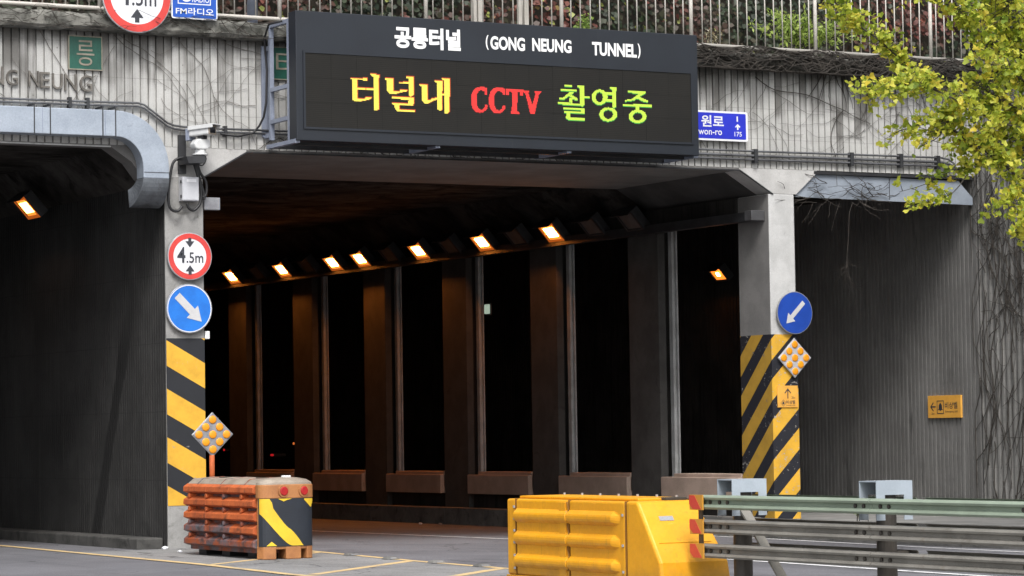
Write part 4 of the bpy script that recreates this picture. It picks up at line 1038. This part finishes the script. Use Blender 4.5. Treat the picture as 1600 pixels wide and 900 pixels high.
# local: x 0 .. .66, y 0 (far) .. -2.95 (nose)
Wd = .66
mods = [(0.0,-.19),(-.19,-1.27),(-1.27,-2.34)]
for (a, b) in mods:
    obj('module', MB().box(0, Wd, b+.006, a-.006, .05, .82), YELP, yb_, local=True, bevel=.025, seg=3)
for (a, b) in mods[1:]:
    for zc in (.655, .43, .20):
        n = 8; P = [(.0,.072),(-.010,.064),(-.044,.030),(-.050,.012),(-.050,-.012),(-.044,-.034),(-.012,-.066),(.0,-.074)]
        m_ = MB(); L = abs(b-a)
        for (yy, f) in ((a-.02, 1.), (b+.20 if b < -2 else b+.05, 1.), (b+.10 if b < -2 else b+.006, .12 if b < -2 else 1.)):
            m_.v += [(p[0]*f+.004, yy, zc+p[1]*(f if f == 1 else .75)) for p in P]
        q = len(P)
        for s_ in range(2): m_.f += [(s_*q+k, s_*q+k+1, (s_+1)*q+k+1, (s_+1)*q+k) for k in range(q-1)]
        m_.f += [tuple(range(q)), tuple(range(2*q, 3*q))]
        obj('side_rib', m_, YELP, yb_, local=True, bevel=.008)
obj('flat_rib', MB().box(-.012, .0, -1.22, -1.09, .06, .80), YELP, yb_, local=True, bevel=.01)
nose = MB()
yt, yn = -2.56, -2.96
pro = [(-2.352,.05),(-2.352,.825),(yt,.822),(yn,.255),(yn-.02,.05)]
hw = [(0,Wd),(0,Wd),(.0,Wd),(.0,Wd+.10),(.0,Wd+.12)]
nose.v = [(h[0], p[0], p[1]) for p, h in zip(pro, hw)]+[(h[1], p[0], p[1]) for p, h in zip(pro, hw)]
nose.f = [(0,1,2,3,4),(9,8,7,6,5),(0,5,6,1),(1,6,7,2),(2,7,8,3),(3,8,9,4),(4,9,5,0)]
obj('nose', nose, YELP, yb_, local=True, bevel=.03, seg=3)
sl = Vector((0, yn-yt, .255-.822)).normalized(); nn_ = Vector((0, -.567, .40)).normalized()*1
nn_ = Vector((0, sl.z, -sl.y)); nn_ = nn_ if nn_.y < 0 else -nn_
pc = Vector((.25, yt, .822))+sl*.20
obj('name_label', MB().obox(pc+nn_*.003, (1,0,0), sl, nn_, .155, .05, .004), ALU, yb_, local=True)
obj('crease', MB().obox(Vector((.36, yt, .822))+sl*.47+nn_*.001, (1,0,0), sl, nn_, .58, .016, .012), YELP, yb_, local=True, bevel=.004)
obj('lid', MB().box(.10, Wd-.02, -2.42, -.10, .822, .848), YELP, yb_, local=True, bevel=.008)
obj('lid_gap', MB().box(.36, .60, -2.50, -2.36, .823, .852), SOIL, yb_, local=True, bevel=.006)
blt = None
def bolt(loc, t):
    global blt
    if blt is None: blt = obj('bolt', MB().cyl((0,0,-.012),(0,0,.012), .014, 8), BOLT, t, local=True); blt.location = loc; return blt
    return inst('bolt', blt, t, loc)
for k in range(7): bolt((.60, -.15-.36*k, .856), yb_)
for z in (.74,.62,.50,.38,.25,.12): bolt((-.004, -.17, z), yb_)
for z in (.70,): bolt((-.006, -1.24, z), yb_)
for z in (.69,.40,.15): bolt((-.004, -2.30, z), yb_)
for y in (-.19, -1.27, -2.346): obj('seam', MB().box(-.0025, .3, y-.0045, y+.0045, .06, .822), YSEAM, yb_, local=True)
wv = MB(); pts = [(-.008, -1.27-.018*(1 if i % 2 else -1), .80-.112*i) for i in range(7)]
obj('seam', wv.tube(smooth_path(pts, 5), .007, 6), YSEAM, yb_, local=True, smooth=True)
obj('base_skirt', MB().box(-.015, Wd+.02, -2.9, .0, .0, .05), YELP, yb_, local=True, bevel=.01)

# ================================================================== GUARDRAIL
gr = thing('guardrail', 'three rail steel guardrail with green top rail beside the yellow barrier', 'guardrail', (14.75, -14.06, .0))
PY = [0.10, -2.13, -4.55, -6.70, -8.52, -10.65]
def rail_mesh(side, ya, yb):
    s = side; f = -.30*1; m_ = MB()
    # outward offsets of the folded section, bottom to top
    pf_ = [(.20,0),(.245,.004),(.262,.022),(.255,.040),(.222,.052),(.222,.084),(.255,.094),(.262,.112),(.245,.130),(.20,.134)]
    P = [(s*a, z) for a, z in pf_]; Q = [(s*(a-.006), z) for a, z in pf_][::-1]
    return m_.prism(P+Q, 'y', ya, yb)
Zr = [(.755, RAILG), (.53, RAILB), (.305, RAILB)]
segs = [(.50, -2.235), (-2.245, -6.5), (-6.51, -13.0)]
for side in (-1, 1):
    for z, mt in Zr:
        for (a, b) in segs:
            o = obj('rail', rail_mesh(side, a if side < 0 else a-.12, b), mt, gr, local=True); o.location = (0, 0, z)
pst = bkt = None
for k, y in enumerate(PY):
    if pst is None:
        pst = obj('post', MB().cyl((0,0,-.3),(0,0,.99), .088, 20), POSTM, gr, local=True, smooth=False); pst.location = (0, y, 0)
        b_ = MB()
        b_.box(-.19,.19,-.125,.125,1.025,1.035)
        for s in (-1, 1):
            yy = s*.121
            b_.box(-.19,.19,yy-.004,yy+.004,.915,1.025)
            b_.box(-.19,-.10,yy-.004,yy+.004,.70,.915).box(.10,.19,yy-.004,yy+.004,.70,.915)
        bkt = obj('bracket', b_, BRKT, gr, local=True); bkt.location = (0, y, 0)
        bk2 = obj('spacer', MB().box(-.205,.205,-.04,.04,.32,.43).box(-.205,.205,-.04,.04,.545,.65), POSTM, gr, local=True); bk2.location = (0, y, 0)
    else:
        inst('post', pst, gr, (0, y, 0)); inst('bracket', bkt, gr, (0, y, 0)); inst('spacer', bk2, gr, (0, y, 0))
obj('brace', MB().obox((-.06,-.40,.38), (0,.62,.62), (1,0,0), (0,-.62,.62), 1.08, .10, .02), RAILB, gr, local=True)
o = gr.children if False else None
obj('end_plate', MB().box(-.245,-.235,.40,.47,.30,.89), POSTM, gr, local=True)
for z, mt in Zr:
    obj('reflector', MB().box(-.285,-.268,.34,.56,z-.004,z+.136), ORGS, gr, local=True)
    obj('reflector_stripe', MB().prism([(.56,z+.13),(.47,z+.13),(.36,z+.004),(.50,z+.004),(.56,z+.05)], 'x', -.2885, -.2855), REDS, gr, local=True)
hb = None
for z, mt in Zr:
    for y in (.29, .13, .0, -2.0, -2.12, -2.36, -2.48, -4.26, -4.4, -6.3):
        if hb is None: hb = obj('rail_bolt', MB().cyl((-.235,0,0),(-.215,0,0), .020, 8), POSTM, gr, local=True); hb.location = (0, y, z+.068)
        else: inst('rail_bolt', hb, gr, (0, y, z+.068))

# ================================================================== road studs and rubble
sp = None
for k, (px_, py_, lab) in enumerate(((549,868,'low grey road stud on the yellow gore line, first from the orange barrier'), (610,874,'low grey road stud on the yellow gore line, second from the orange barrier'), (682,880,'low grey road stud on the yellow gore line, third from the orange barrier'), (753,886,'low grey road stud on the yellow gore line, fourth from the orange barrier'))):
    P = atZ(px_, py_, 0.0); t = thing('road_stud', lab, 'road stud', (P.x, P.y, gz(P.x)+.008), group='road studs on the gore line')
    if sp is None:
        m_ = MB(); m_.v = [(-.09,-.09,0),(.09,-.09,0),(.09,.09,0),(-.09,.09,0),(-.055,-.05,.03),(.055,-.05,.03),(.055,.05,.03),(-.055,.05,.03)]; m_.f = [(0,3,2,1),(4,5,6,7),(0,1,5,4),(1,2,6,5),(2,3,7,6),(3,0,4,7)]
        sp = (obj('body', m_, KERB, t, local=True, bevel=.006), obj('lens', MB().box(-.04,.04,-.083,-.062,.006,.022), REFG, t, local=True))
    else:
        for p in sp: inst(p.name.split('.')[0], p, t)
def rock(name, label, P, r, mat):
    bm = bmesh.new(); bmesh.ops.create_icosphere(bm, subdivisions=2, radius=r); rr = random.Random(hash(label) % 999 if False else len(label))
    for v in bm.verts: v.co *= rr.uniform(.7, 1.15); v.co.z *= .6
    me = bpy.data.meshes.new(name); bm.to_mesh(me); bm.free(); me.materials.append(mat)
    o = bpy.data.objects.new(name, me); COL.objects.link(o); o.location = P; tag(o, label, 'rubble')
for (px_, py_, r, lab, mt) in ((627,811,.085,'brown stone lying at the foot of the tunnel kerb',STONE), (657,816,.035,'tiny pale chip on the road by the tunnel kerb',SIGNW), (688,817,.04,'small brown chip near the tunnel kerb',STONE), (258,855,.045,'pale crumpled scrap at the foot of the left pillar',SIGNW), (281,860,.035,'small white scrap between left pillar and orange barrier',SIGNW)):
    P = atZ(px_, py_+3, -.13 if px_ > 400 else 0.0); rock('rubble', lab, (P.x, P.y, P.z+r*.3), r, mt)

# ================================================================== VINES
def wander(r, p, d, n, step, turn, keep):
    pts = [Vector(p)]; d = Vector(d).normalized()
    for _ in range(n):
        d = (d+Vector((r.gauss(0,turn), r.gauss(0,turn), r.gauss(0,turn)))).normalized(); q = pts[-1]+d*step; keep(q); pts.append(q)
    return pts
def on_wall_y(q): q.y = -.012-RNG.random()*.012
def on_wall_x(q): q.x = 28.488-RNG.random()*.012
r = random.Random(21); mb = MB()
def zcl(lo, hi):
    def f(q):
        on_wall_y(q); q.z = min(max(q.z, lo), hi)
    return f
for k in range(26):                                               # left half: thin dry stems
    x = r.uniform(11.8, 16.4); z = r.uniform(5.7, 6.95)
    mb.tube(wander(r, (x,-.02,z), (r.choice((-1,1))*r.uniform(.3,1),0,r.uniform(-.8,.2)), r.randint(8,20), .075, .16, zcl(5.50,6.95)), r.uniform(.002,.0045), 4, .0015)
for k in range(5):                                                # long diagonals
    x = r.uniform(12.2, 15.6)
    mb.tube(wander(r, (x,-.02,6.93), (r.uniform(.4,1),0,-.7), 26, .075, .09, zcl(5.55,6.95)), .005, 4, .002)
o = obj('dead_vines', mb, VINEL, fix=False); tag(o, 'thin dry vine stems creeping over the left of the portal wall', 'vine', kind='stuff')
mb = MB()
for k in range(40):
    x = r.uniform(22.7, 28.4); z = r.uniform(5.75, 6.95)
    mb.tube(wander(r, (x,-.02,z), (r.choice((-1,1))*r.uniform(.3,1),0,r.uniform(-.8,.2)), r.randint(8,18), .08, .17, zcl(5.46,6.95)), r.uniform(.002,.004), 4, .0015)
P = [atY(a, b, -.03) for a, b in ((1318,172),(1308,185),(1300,205),(1299,225),(1306,245),(1307,270),(1308,290))]; mb.tube(smooth_path(P), .007, 5, .004)
P = [atY(a, b, -.03) for a, b in ((1180,120),(1210,140),(1260,148),(1300,165),(1318,172),(1340,185),(1360,193))]; mb.tube(smooth_path(P), .008, 5, .004)
for k in range(26):                                               # short stems hanging off the coping
    x = r.uniform(25.5, 28.4); mb.tube(wander(r, (x,-.05,6.92), (r.uniform(-.4,.4),0,-1), r.randint(4,11), .07, .15, zcl(5.46,6.95)), r.uniform(.005,.010), 4, .003)
o = obj('dead_vines', mb, VINE, fix=False); tag(o, 'dark vine stems on the portal wall right of the display', 'vine', kind='stuff')
# thick tangle over the coping on the right, thinner on the left
def tangle(x0, x1, n, seed, zlo, zhi, rad):
    rr = random.Random(seed); m_ = MB()
    def keep(q):
        q.z = min(max(q.z, zlo), zhi+.03*math.sin(q.x*5)); q.y = min(max(q.y, -.34), -.16 if q.z < 7.16 else .06)
    for k in range(n):
        p = (rr.uniform(x0,x1), rr.uniform(-.32,-.18), rr.uniform(zlo+.03,zhi))
        m_.tube(wander(rr, p, (rr.choice((-1,1)),rr.gauss(0,.2),rr.gauss(0,.25)), rr.randint(7,16), .07, .22, keep), rr.uniform(*rad), 4, .003, cap=False)
    return m_
o = obj('vine_tangle', tangle(22.6, 28.6, 620, 5, 6.90, 7.23, (.005,.013)), VINE, fix=False); tag(o, 'dense dark tangle of dead vines over the coping on the right', 'vine', kind='stuff')
o = obj('vine_tangle', tangle(10.5, 17.0, 110, 6, 6.95, 7.2, (.003,.007)), VINE, fix=False); tag(o, 'sparse dead stems over the mossy coping on the left', 'vine', kind='stuff')
# under the display: dusty stems on the lintel, on the soffit sheet, hanging root
mb = MB()
for k in range(70):
    x = r.uniform(16.3, 22.8); mb.tube(wander(r, (x,-.02,5.62), (r.choice((-1,1)),0,r.uniform(-.5,.3)), r.randint(5,10), .07, .3, zcl(5.44,5.75)), r.uniform(.004,.008), 4, .003, cap=False)
for k in range(40):
    P = atY(r.uniform(1255,1400), r.uniform(285,318), .0); m_ = wander(r, P, (r.choice((-1,1)),0,r.uniform(-.3,.15)), r.randint(5,14), .06, .2, lambda q: None)
    mb.tube(m_, r.uniform(.004,.010), 4, .003, cap=False)
o = obj('dead_vines', mb, VINE, fix=False); tag(o, 'dark stems on the lintel and over the blue grey sheet panel', 'vine', kind='stuff')
hr = MB()
stem = smooth_path([atY(a, b, -.02) for a, b in ((1332,318),(1327,335),(1326,365),(1324,395),(1322,420))]); hr.tube(stem, .006, 5, .004)
for k in range(22):
    a0 = atY(1323, r.uniform(398,425), -.02); hr.tube(wander(r, a0, (r.uniform(-.5,.5),r.uniform(-.3,.3),-1), r.randint(6,13), .055, .28, lambda q: None), .003, 3, .0015, cap=False)
for k in range(4):
    a0 = atY(1270+k*14, 318, -.02); hr.tube(wander(r, a0, (-.5,0,-1), r.randint(5,10), .06, .16, lambda q: None), .004, 4, .002)
t = obj('hanging_roots', hr, VINE, fix=False); tag(t, 'wispy bundle of dry roots hanging in the right opening', 'vine')
# wing wall
mb = MB()
def keepx(q):
    on_wall_x(q); q.y = min(q.y, .12)
    q.z = min(max(q.z, .05), 7.05); q.x -= .0
for k in range(230):
    y = -r.uniform(.15, 3.2) if k > 8 else r.uniform(-.2,.1)
    mb.tube(wander(r, (28.48, y, r.uniform(.1,6.8)), (0,r.gauss(0,.25),r.choice((-1,1))), r.randint(12,34), .09, .12, keepx), r.uniform(.004,.011), 4, .004, cap=False)
for k in range(120):
    y = -r.uniform(.2, 3.0)
    mb.tube(wander(r, (28.48, y, r.uniform(2.5,5.2)), (0,r.gauss(0,.9),r.gauss(0,.8)), r.randint(8,18), .07, .28, keepx), r.uniform(.004,.010), 4, .003, cap=False)
o = obj('wall_vines', mb, VINE, fix=False); tag(o, 'thick dark vines climbing the ribbed side wall at the right edge', 'vine', kind='stuff')

# ================================================================== FOLIAGE
def leaf_object(name, leaves, mat, parent=None):
    """leaves: list of (points, tone); every leaf a few faces; tone kept as a face attribute"""
    vs_ = []; fs = []; tones = []
    for pts, faces, tone in leaves:
        b = len(vs_); vs_ += [tuple(p) for p in pts]
        for f in faces: fs.append(tuple(i+b for i in f)); tones.append(tone)
    me = bpy.data.meshes.new(name); me.from_pydata(vs_, [], fs); me.update()
    at = me.attributes.new('tone', 'FLOAT', 'FACE'); at.data.foreach_set('value', tones); me.materials.append(mat)
    o = bpy.data.objects.new(name, me); COL.objects.link(o)
    if parent is not None: o.parent = parent; o.matrix_parent_inverse = parent.matrix_basis.inverted()
    return o
def rand_basis(r, up=.5):
    n_ = Vector((r.gauss(0,1), r.gauss(0,1), r.gauss(0,1)+up)).normalized(); a = n_.orthogonal().normalized(); b = n_.cross(a); th = r.uniform(0, 6.283)
    return n_, a*math.cos(th)+b*math.sin(th), -a*math.sin(th)+b*math.cos(th)
def fan_leaf(r, p, s, tone):                                       # ginkgo fan: notch in the middle, slight fold
    n_, a, b = rand_basis(r, .6); f = r.uniform(-.25,.25)*s
    pts = [p, p+a*s*.62+b*s*.55+n_*f, p+a*s*.98+b*s*.40+n_*f*.5, p+a*s*.86, p+a*s*.98-b*s*.40+n_*f*.5, p+a*s*.62-b*s*.55+n_*f]
    return (pts, [(0,3,2,1),(0,5,4,3)], tone)
def oval_leaf(r, p, s, tone, ratio=.5, up=.3):
    n_, a, b = rand_basis(r, up); return ([p, p+a*s*.5+b*s*ratio*.5, p+a*s, p+a*s*.5-b*s*ratio*.5], [(0,1,2,3)], tone)
def lobed_leaf(r, p, s, tone):
    n_ = Vector((r.gauss(0,.35), -1, r.gauss(.45,.35))).normalized(); a = Vector((r.gauss(0,.4),0,-1)); a = (a-n_*a.dot(n_)).normalized(); b = n_.cross(a)
    pts = [p, p+a*s*.35+b*s*.5, p+a*s*.75+b*s*.3, p+a*s, p+a*s*.75-b*s*.3, p+a*s*.35-b*s*.5]
    return (pts, [(0,1,2,3),(0,3,4,5)], tone)

# ---- creeper wall behind the railing
r = random.Random(11); lv = []
def hsh(x, z): return .5+.5*math.sin(x*1.7+1.3*math.sin(z*2.1+x*.6))*math.cos(z*1.9+.7*math.sin(x*1.1))
for k in range(24000):
    x = r.uniform(9.5, 31.5); z = 7.0+3.4*r.random()**1.25
    h = hsh(x, z)+r.gauss(0,.22)
    redness = .5+.5*math.sin(x*.55-9.6)                            # redder above the display, greener at the right
    tone = min(max(.08+.62*h*(.45+.75*redness)+r.gauss(0,.06), 0), .98)
    if r.random() < .025: tone = .99
    y = 2.62-.30*r.random()-.12*h
    lv.append(lobed_leaf(r, Vector((x, y, z)), r.uniform(.05,.115), tone))
cw = thing('creeper', 'red and dark green creeper covering the bank behind the railing', 'creeper'); cw['kind'] = 'stuff'
o = leaf_object('foliage', lv, CREEP, cw); o['kind'] = 'stuff'
mb = MB()
for k in range(60):
    x = r.uniform(10,31); mb.tube(wander(r, (x,2.66,7.1), (r.gauss(0,.4),0,1), 22, .12, .2, lambda q: setattr(q,'y',2.66)), .012, 4, .005, cap=False)
obj('stems', mb, VINE, cw, fix=False)
# ---- light green shrub and dry weeds behind the railing
def shrub(label, cx, cy, z0, h, wd, n, mat, seed, size, tone=(0,1)):
    rr = random.Random(seed); t = thing('shrub', label, 'shrub', (cx, cy, z0)); m_ = MB(); L = []
    for k in range(n):
        tip = Vector((cx+rr.gauss(0,wd), cy+rr.gauss(0,wd*.4), z0+h*rr.uniform(.5,1.05))); base = Vector((cx+rr.gauss(0,.06), cy, z0))
        pts = smooth_path([base, base.lerp(tip,.5)+Vector((0,0,.12)), tip], 5); m_.tube(pts, .007, 4, .003, cap=False)
        for q in pts[4:]:
            for _ in range(6): L.append(oval_leaf(rr, q+Vector((rr.gauss(0,.035),rr.gauss(0,.035),rr.gauss(0,.03))), rr.uniform(*size), rr.uniform(*tone), .35))
    obj('stems', m_, VINE, t, fix=False); o_ = leaf_object('foliage', L, mat, t); o_['kind'] = 'stuff'
    return t
P = atY(1235, 60, .75)
shrub('light green feathery shrub behind the railing near the ginkgo branch', P.x+.20, .55, 7.165, .78, .46, 34, SHRUBY, 4, (.06,.12), (.35,1))
P = atY(1105, 60, .6)
shrub('dry flowering weeds behind the railing just right of the display', P.x+.1, .6, 7.165, .45, .12, 9, WEED, 8, (.02,.045))
P = atY(925, 30, .7)
shrub('yellow green sprig behind the railing above the display', P.x, .9, 7.165, .65, .16, 8, SHRUB, 9, (.05,.09), (.5,1))

P = atX(1343, 803, 24.9)
shrub('tiny green weed growing at the foot of the grey side wall', P.x, P.y, .085, .22, .05, 5, SHRUB, 12, (.03,.06))
# ---- ginkgo tree on the right, branches reaching in front of the portal
gk = thing('ginkgo_tree', 'yellow green ginkgo tree reaching in from the right edge', 'tree', (25.0, -8.4, .085))
r = random.Random(33); DY = -8.3
wood = MB()
trunk = [(25.0,-8.4,.05),(24.98,-8.4,1.2),(25.03,-8.38,2.6),(24.95,-8.4,4.2),(24.9,-8.42,5.8),(24.95,-8.4,7.6),(24.9,-8.4,9.2)]
tp = smooth_path(trunk, 4); wood.tube(tp, .17, 12, .05)
def bp(pts, dy=None):
    out = []
    for i, p in enumerate(pts): out.append(atY(p[0], p[1], DY+(p[2] if len(p) > 2 else 0)))
    return out
branches = [  # (pixel polyline from the trunk side to the tip, thickness, leaf spread in metres)
 ([(1790,260),(1700,190),(1600,125),(1560,78),(1520,38),(1490,0),(1470,-45)], .030, .15),
 ([(1600,125,-.1),(1560,105,-.2),(1530,92,-.25)], .012, .15),
 ([(1700,230),(1620,205,.1),(1560,175,.2),(1500,150,.3),(1450,128,.35),(1415,100,.4),(1380,68,.4),(1340,38,.4),(1310,12,.45),(1290,-25,.45)], .020, .125),
 ([(1405,96,.4),(1400,75,.45),(1372,52,.5),(1360,22,.5)], .007, .10),
 ([(1400,92,.4),(1418,112,.3),(1425,128,.2)], .006, .10),
 ([(1620,205,.1),(1560,190,-.1),(1510,165,-.2),(1460,140,-.3),(1415,132,-.3),(1375,140,-.3),(1352,150,-.3)], .014, .15),
 ([(1510,165,-.2),(1480,190,-.1),(1440,195,.0),(1405,205,.05),(1382,218,.1)], .010, .14),
 ([(1480,190,-.1),(1465,215,-.1),(1440,228,-.1)], .007, .13),
 ([(1760,400),(1680,330),(1600,282),(1560,250),(1528,228),(1500,212),(1470,185)], .024, .17),
 ([(1560,250),(1520,258,.1),(1480,270,.15),(1445,288,.2),(1405,300,.2)], .010, .10),
 ([(1520,258,.1),(1490,300,.1),(1450,315,.1),(1420,325,.1)], .007, .08),
 ([(1600,282),(1585,300,-.1),(1560,318,-.1),(1535,330,-.1)], .008, .11),
 ([(1640,310),(1600,318,-.2),(1590,345,-.2),(1588,370,-.2)], .009, .12),
 ([(1690,100),(1640,60),(1590,20),(1550,-20)], .020, .28),
 ([(1680,170),(1620,130,.2),(1580,60,.3),(1560,10,.3)], .014, .28),
 ([(1660,210),(1600,175,.0),(1555,150,.0),(1525,130,.0)], .014, .22),
 ([(1680,260),(1620,245,.2),(1580,215,.2),(1545,205,.2)], .012, .20),
 ([(1500,15),(1475,5,.1),(1440,-5,.1),(1400,-12,.1)], .008, .08),
]
gl = []
def leaves_along(pts, spread, dens, start=.0):
    pts = smooth_path(pts, 4); L = sum((pts[i+1]-pts[i]).length for i in range(len(pts)-1))
    n = int(L*dens*(spread/.14)**1.3)
    for _ in range(n):
        i = int(r.uniform(start, 1)*(len(pts)-1)*.9999); c = pts[i].lerp(pts[i+1], r.random())
        # short spur with a rosette of leaves
        off = Vector((r.gauss(0,1), r.gauss(0,1), r.gauss(.15,.8)))*spread*.68; c2 = c+off
        t0 = r.gauss(.44,.20)
        if r.random() < .7: wood.tube([c, c2], .0055, 3, .003, cap=False)
        for _k in range(r.randint(3,6)):
            gl.append(fan_leaf(r, c2+Vector((r.gauss(0,.03),r.gauss(0,.03),r.gauss(0,.026))), r.uniform(.045,.092), min(max(t0+r.gauss(0,.16),0),1)))
for pts, th, spd in branches:
    P = bp(pts); wood.tube(smooth_path(P, 4), th, 6, max(th*.3,.003)); leaves_along(P, spd, 50, .12 if pts[0][0] > 1650 else 0)
# limbs joining the branches to the trunk and the rest of the crown, out of frame
for a, b in ((4.2,(1790,260)), (3.0,(1760,400)), (4.6,(1700,230)), (5.2,(1690,100)), (4.8,(1680,170)), (4.1,(1660,210)), (3.6,(1680,260))):
    q = atY(b[0], b[1], DY); wood.tube(smooth_path([(24.97,-8.4,a), Vector((24.97,-8.4,a)).lerp(q,.5)+Vector((0,0,.08)), q], 5), .045, 8, .022)
for k in range(16):
    a = r.uniform(-1.0,1.9); z = 5.0+k*.26; L = 1.9-.06*k; tip = Vector((24.97+math.cos(a)*L, -8.4+math.sin(a)*L, z+.9)); base = Vector((24.95,-8.4,z))
    P = [base, base.lerp(tip,.5)+Vector((0,0,.05)), tip]; wood.tube(smooth_path(P,4), .035, 6, .01); leaves_along(P, .32, 34, .25)
obj('trunk', wood, BARK, gk, fix=False)
o = leaf_object('crown', gl, GINK, gk); o['kind'] = 'stuff'

# ================================================================== sub-parts: marks and fittings belong to the piece they sit on
SUB = {'reflector_stripe': 'reflector', 'yellow_tape': 'warning_sheet', 'red_light': 'light_ring', 'window': 'lens_frame', 'sun_hood': 'housing', 'tube': 'lens', 'name_label': 'door', 'hinge': 'door', 'bell_mark': 'plate',
       'bell_frame': 'plate', 'arrow': 'face', 'rim': 'face', 'emblem_disc': 'emblem_frame', 'lid_hole': 'lid', 'lid_seam': 'lid', 'lid_gap': 'lid', 'crease': 'nose', 'strap': 'duct_skin', 'yellow_stripe': 'black_paint', 'edge_frame': 'plate', 'lens': 'plate'}
KIDS = {}
for o in COL.objects:
    if o.parent is not None: KIDS.setdefault(o.parent.name, []).append(o)
for pn_, kids in KIDS.items():
    for o in kids:
        tgt = SUB.get(o.name.split('.')[0])
        if not tgt: continue
        c = [k for k in kids if k.name.split('.')[0] == tgt and k.location.length < 1e-6 and k is not o]
        if o.name.split('.')[0] == 'reflector_stripe':
            zc = sum(v.co.z for v in o.data.vertices)/len(o.data.vertices); c.sort(key=lambda k: abs(sum(v.co.z for v in k.data.vertices)/len(k.data.vertices)-zc))
        if o.name.split('.')[0] == 'red_light':
            xc = sum(v.co.x for v in o.data.vertices)/len(o.data.vertices); c.sort(key=lambda k: abs(sum(v.co.x for v in k.data.vertices)/len(k.data.vertices)-xc))
        if c and c[0].matrix_parent_inverse == Matrix.Identity(4): o.parent = c[0]; o.matrix_parent_inverse = Matrix.Identity(4)
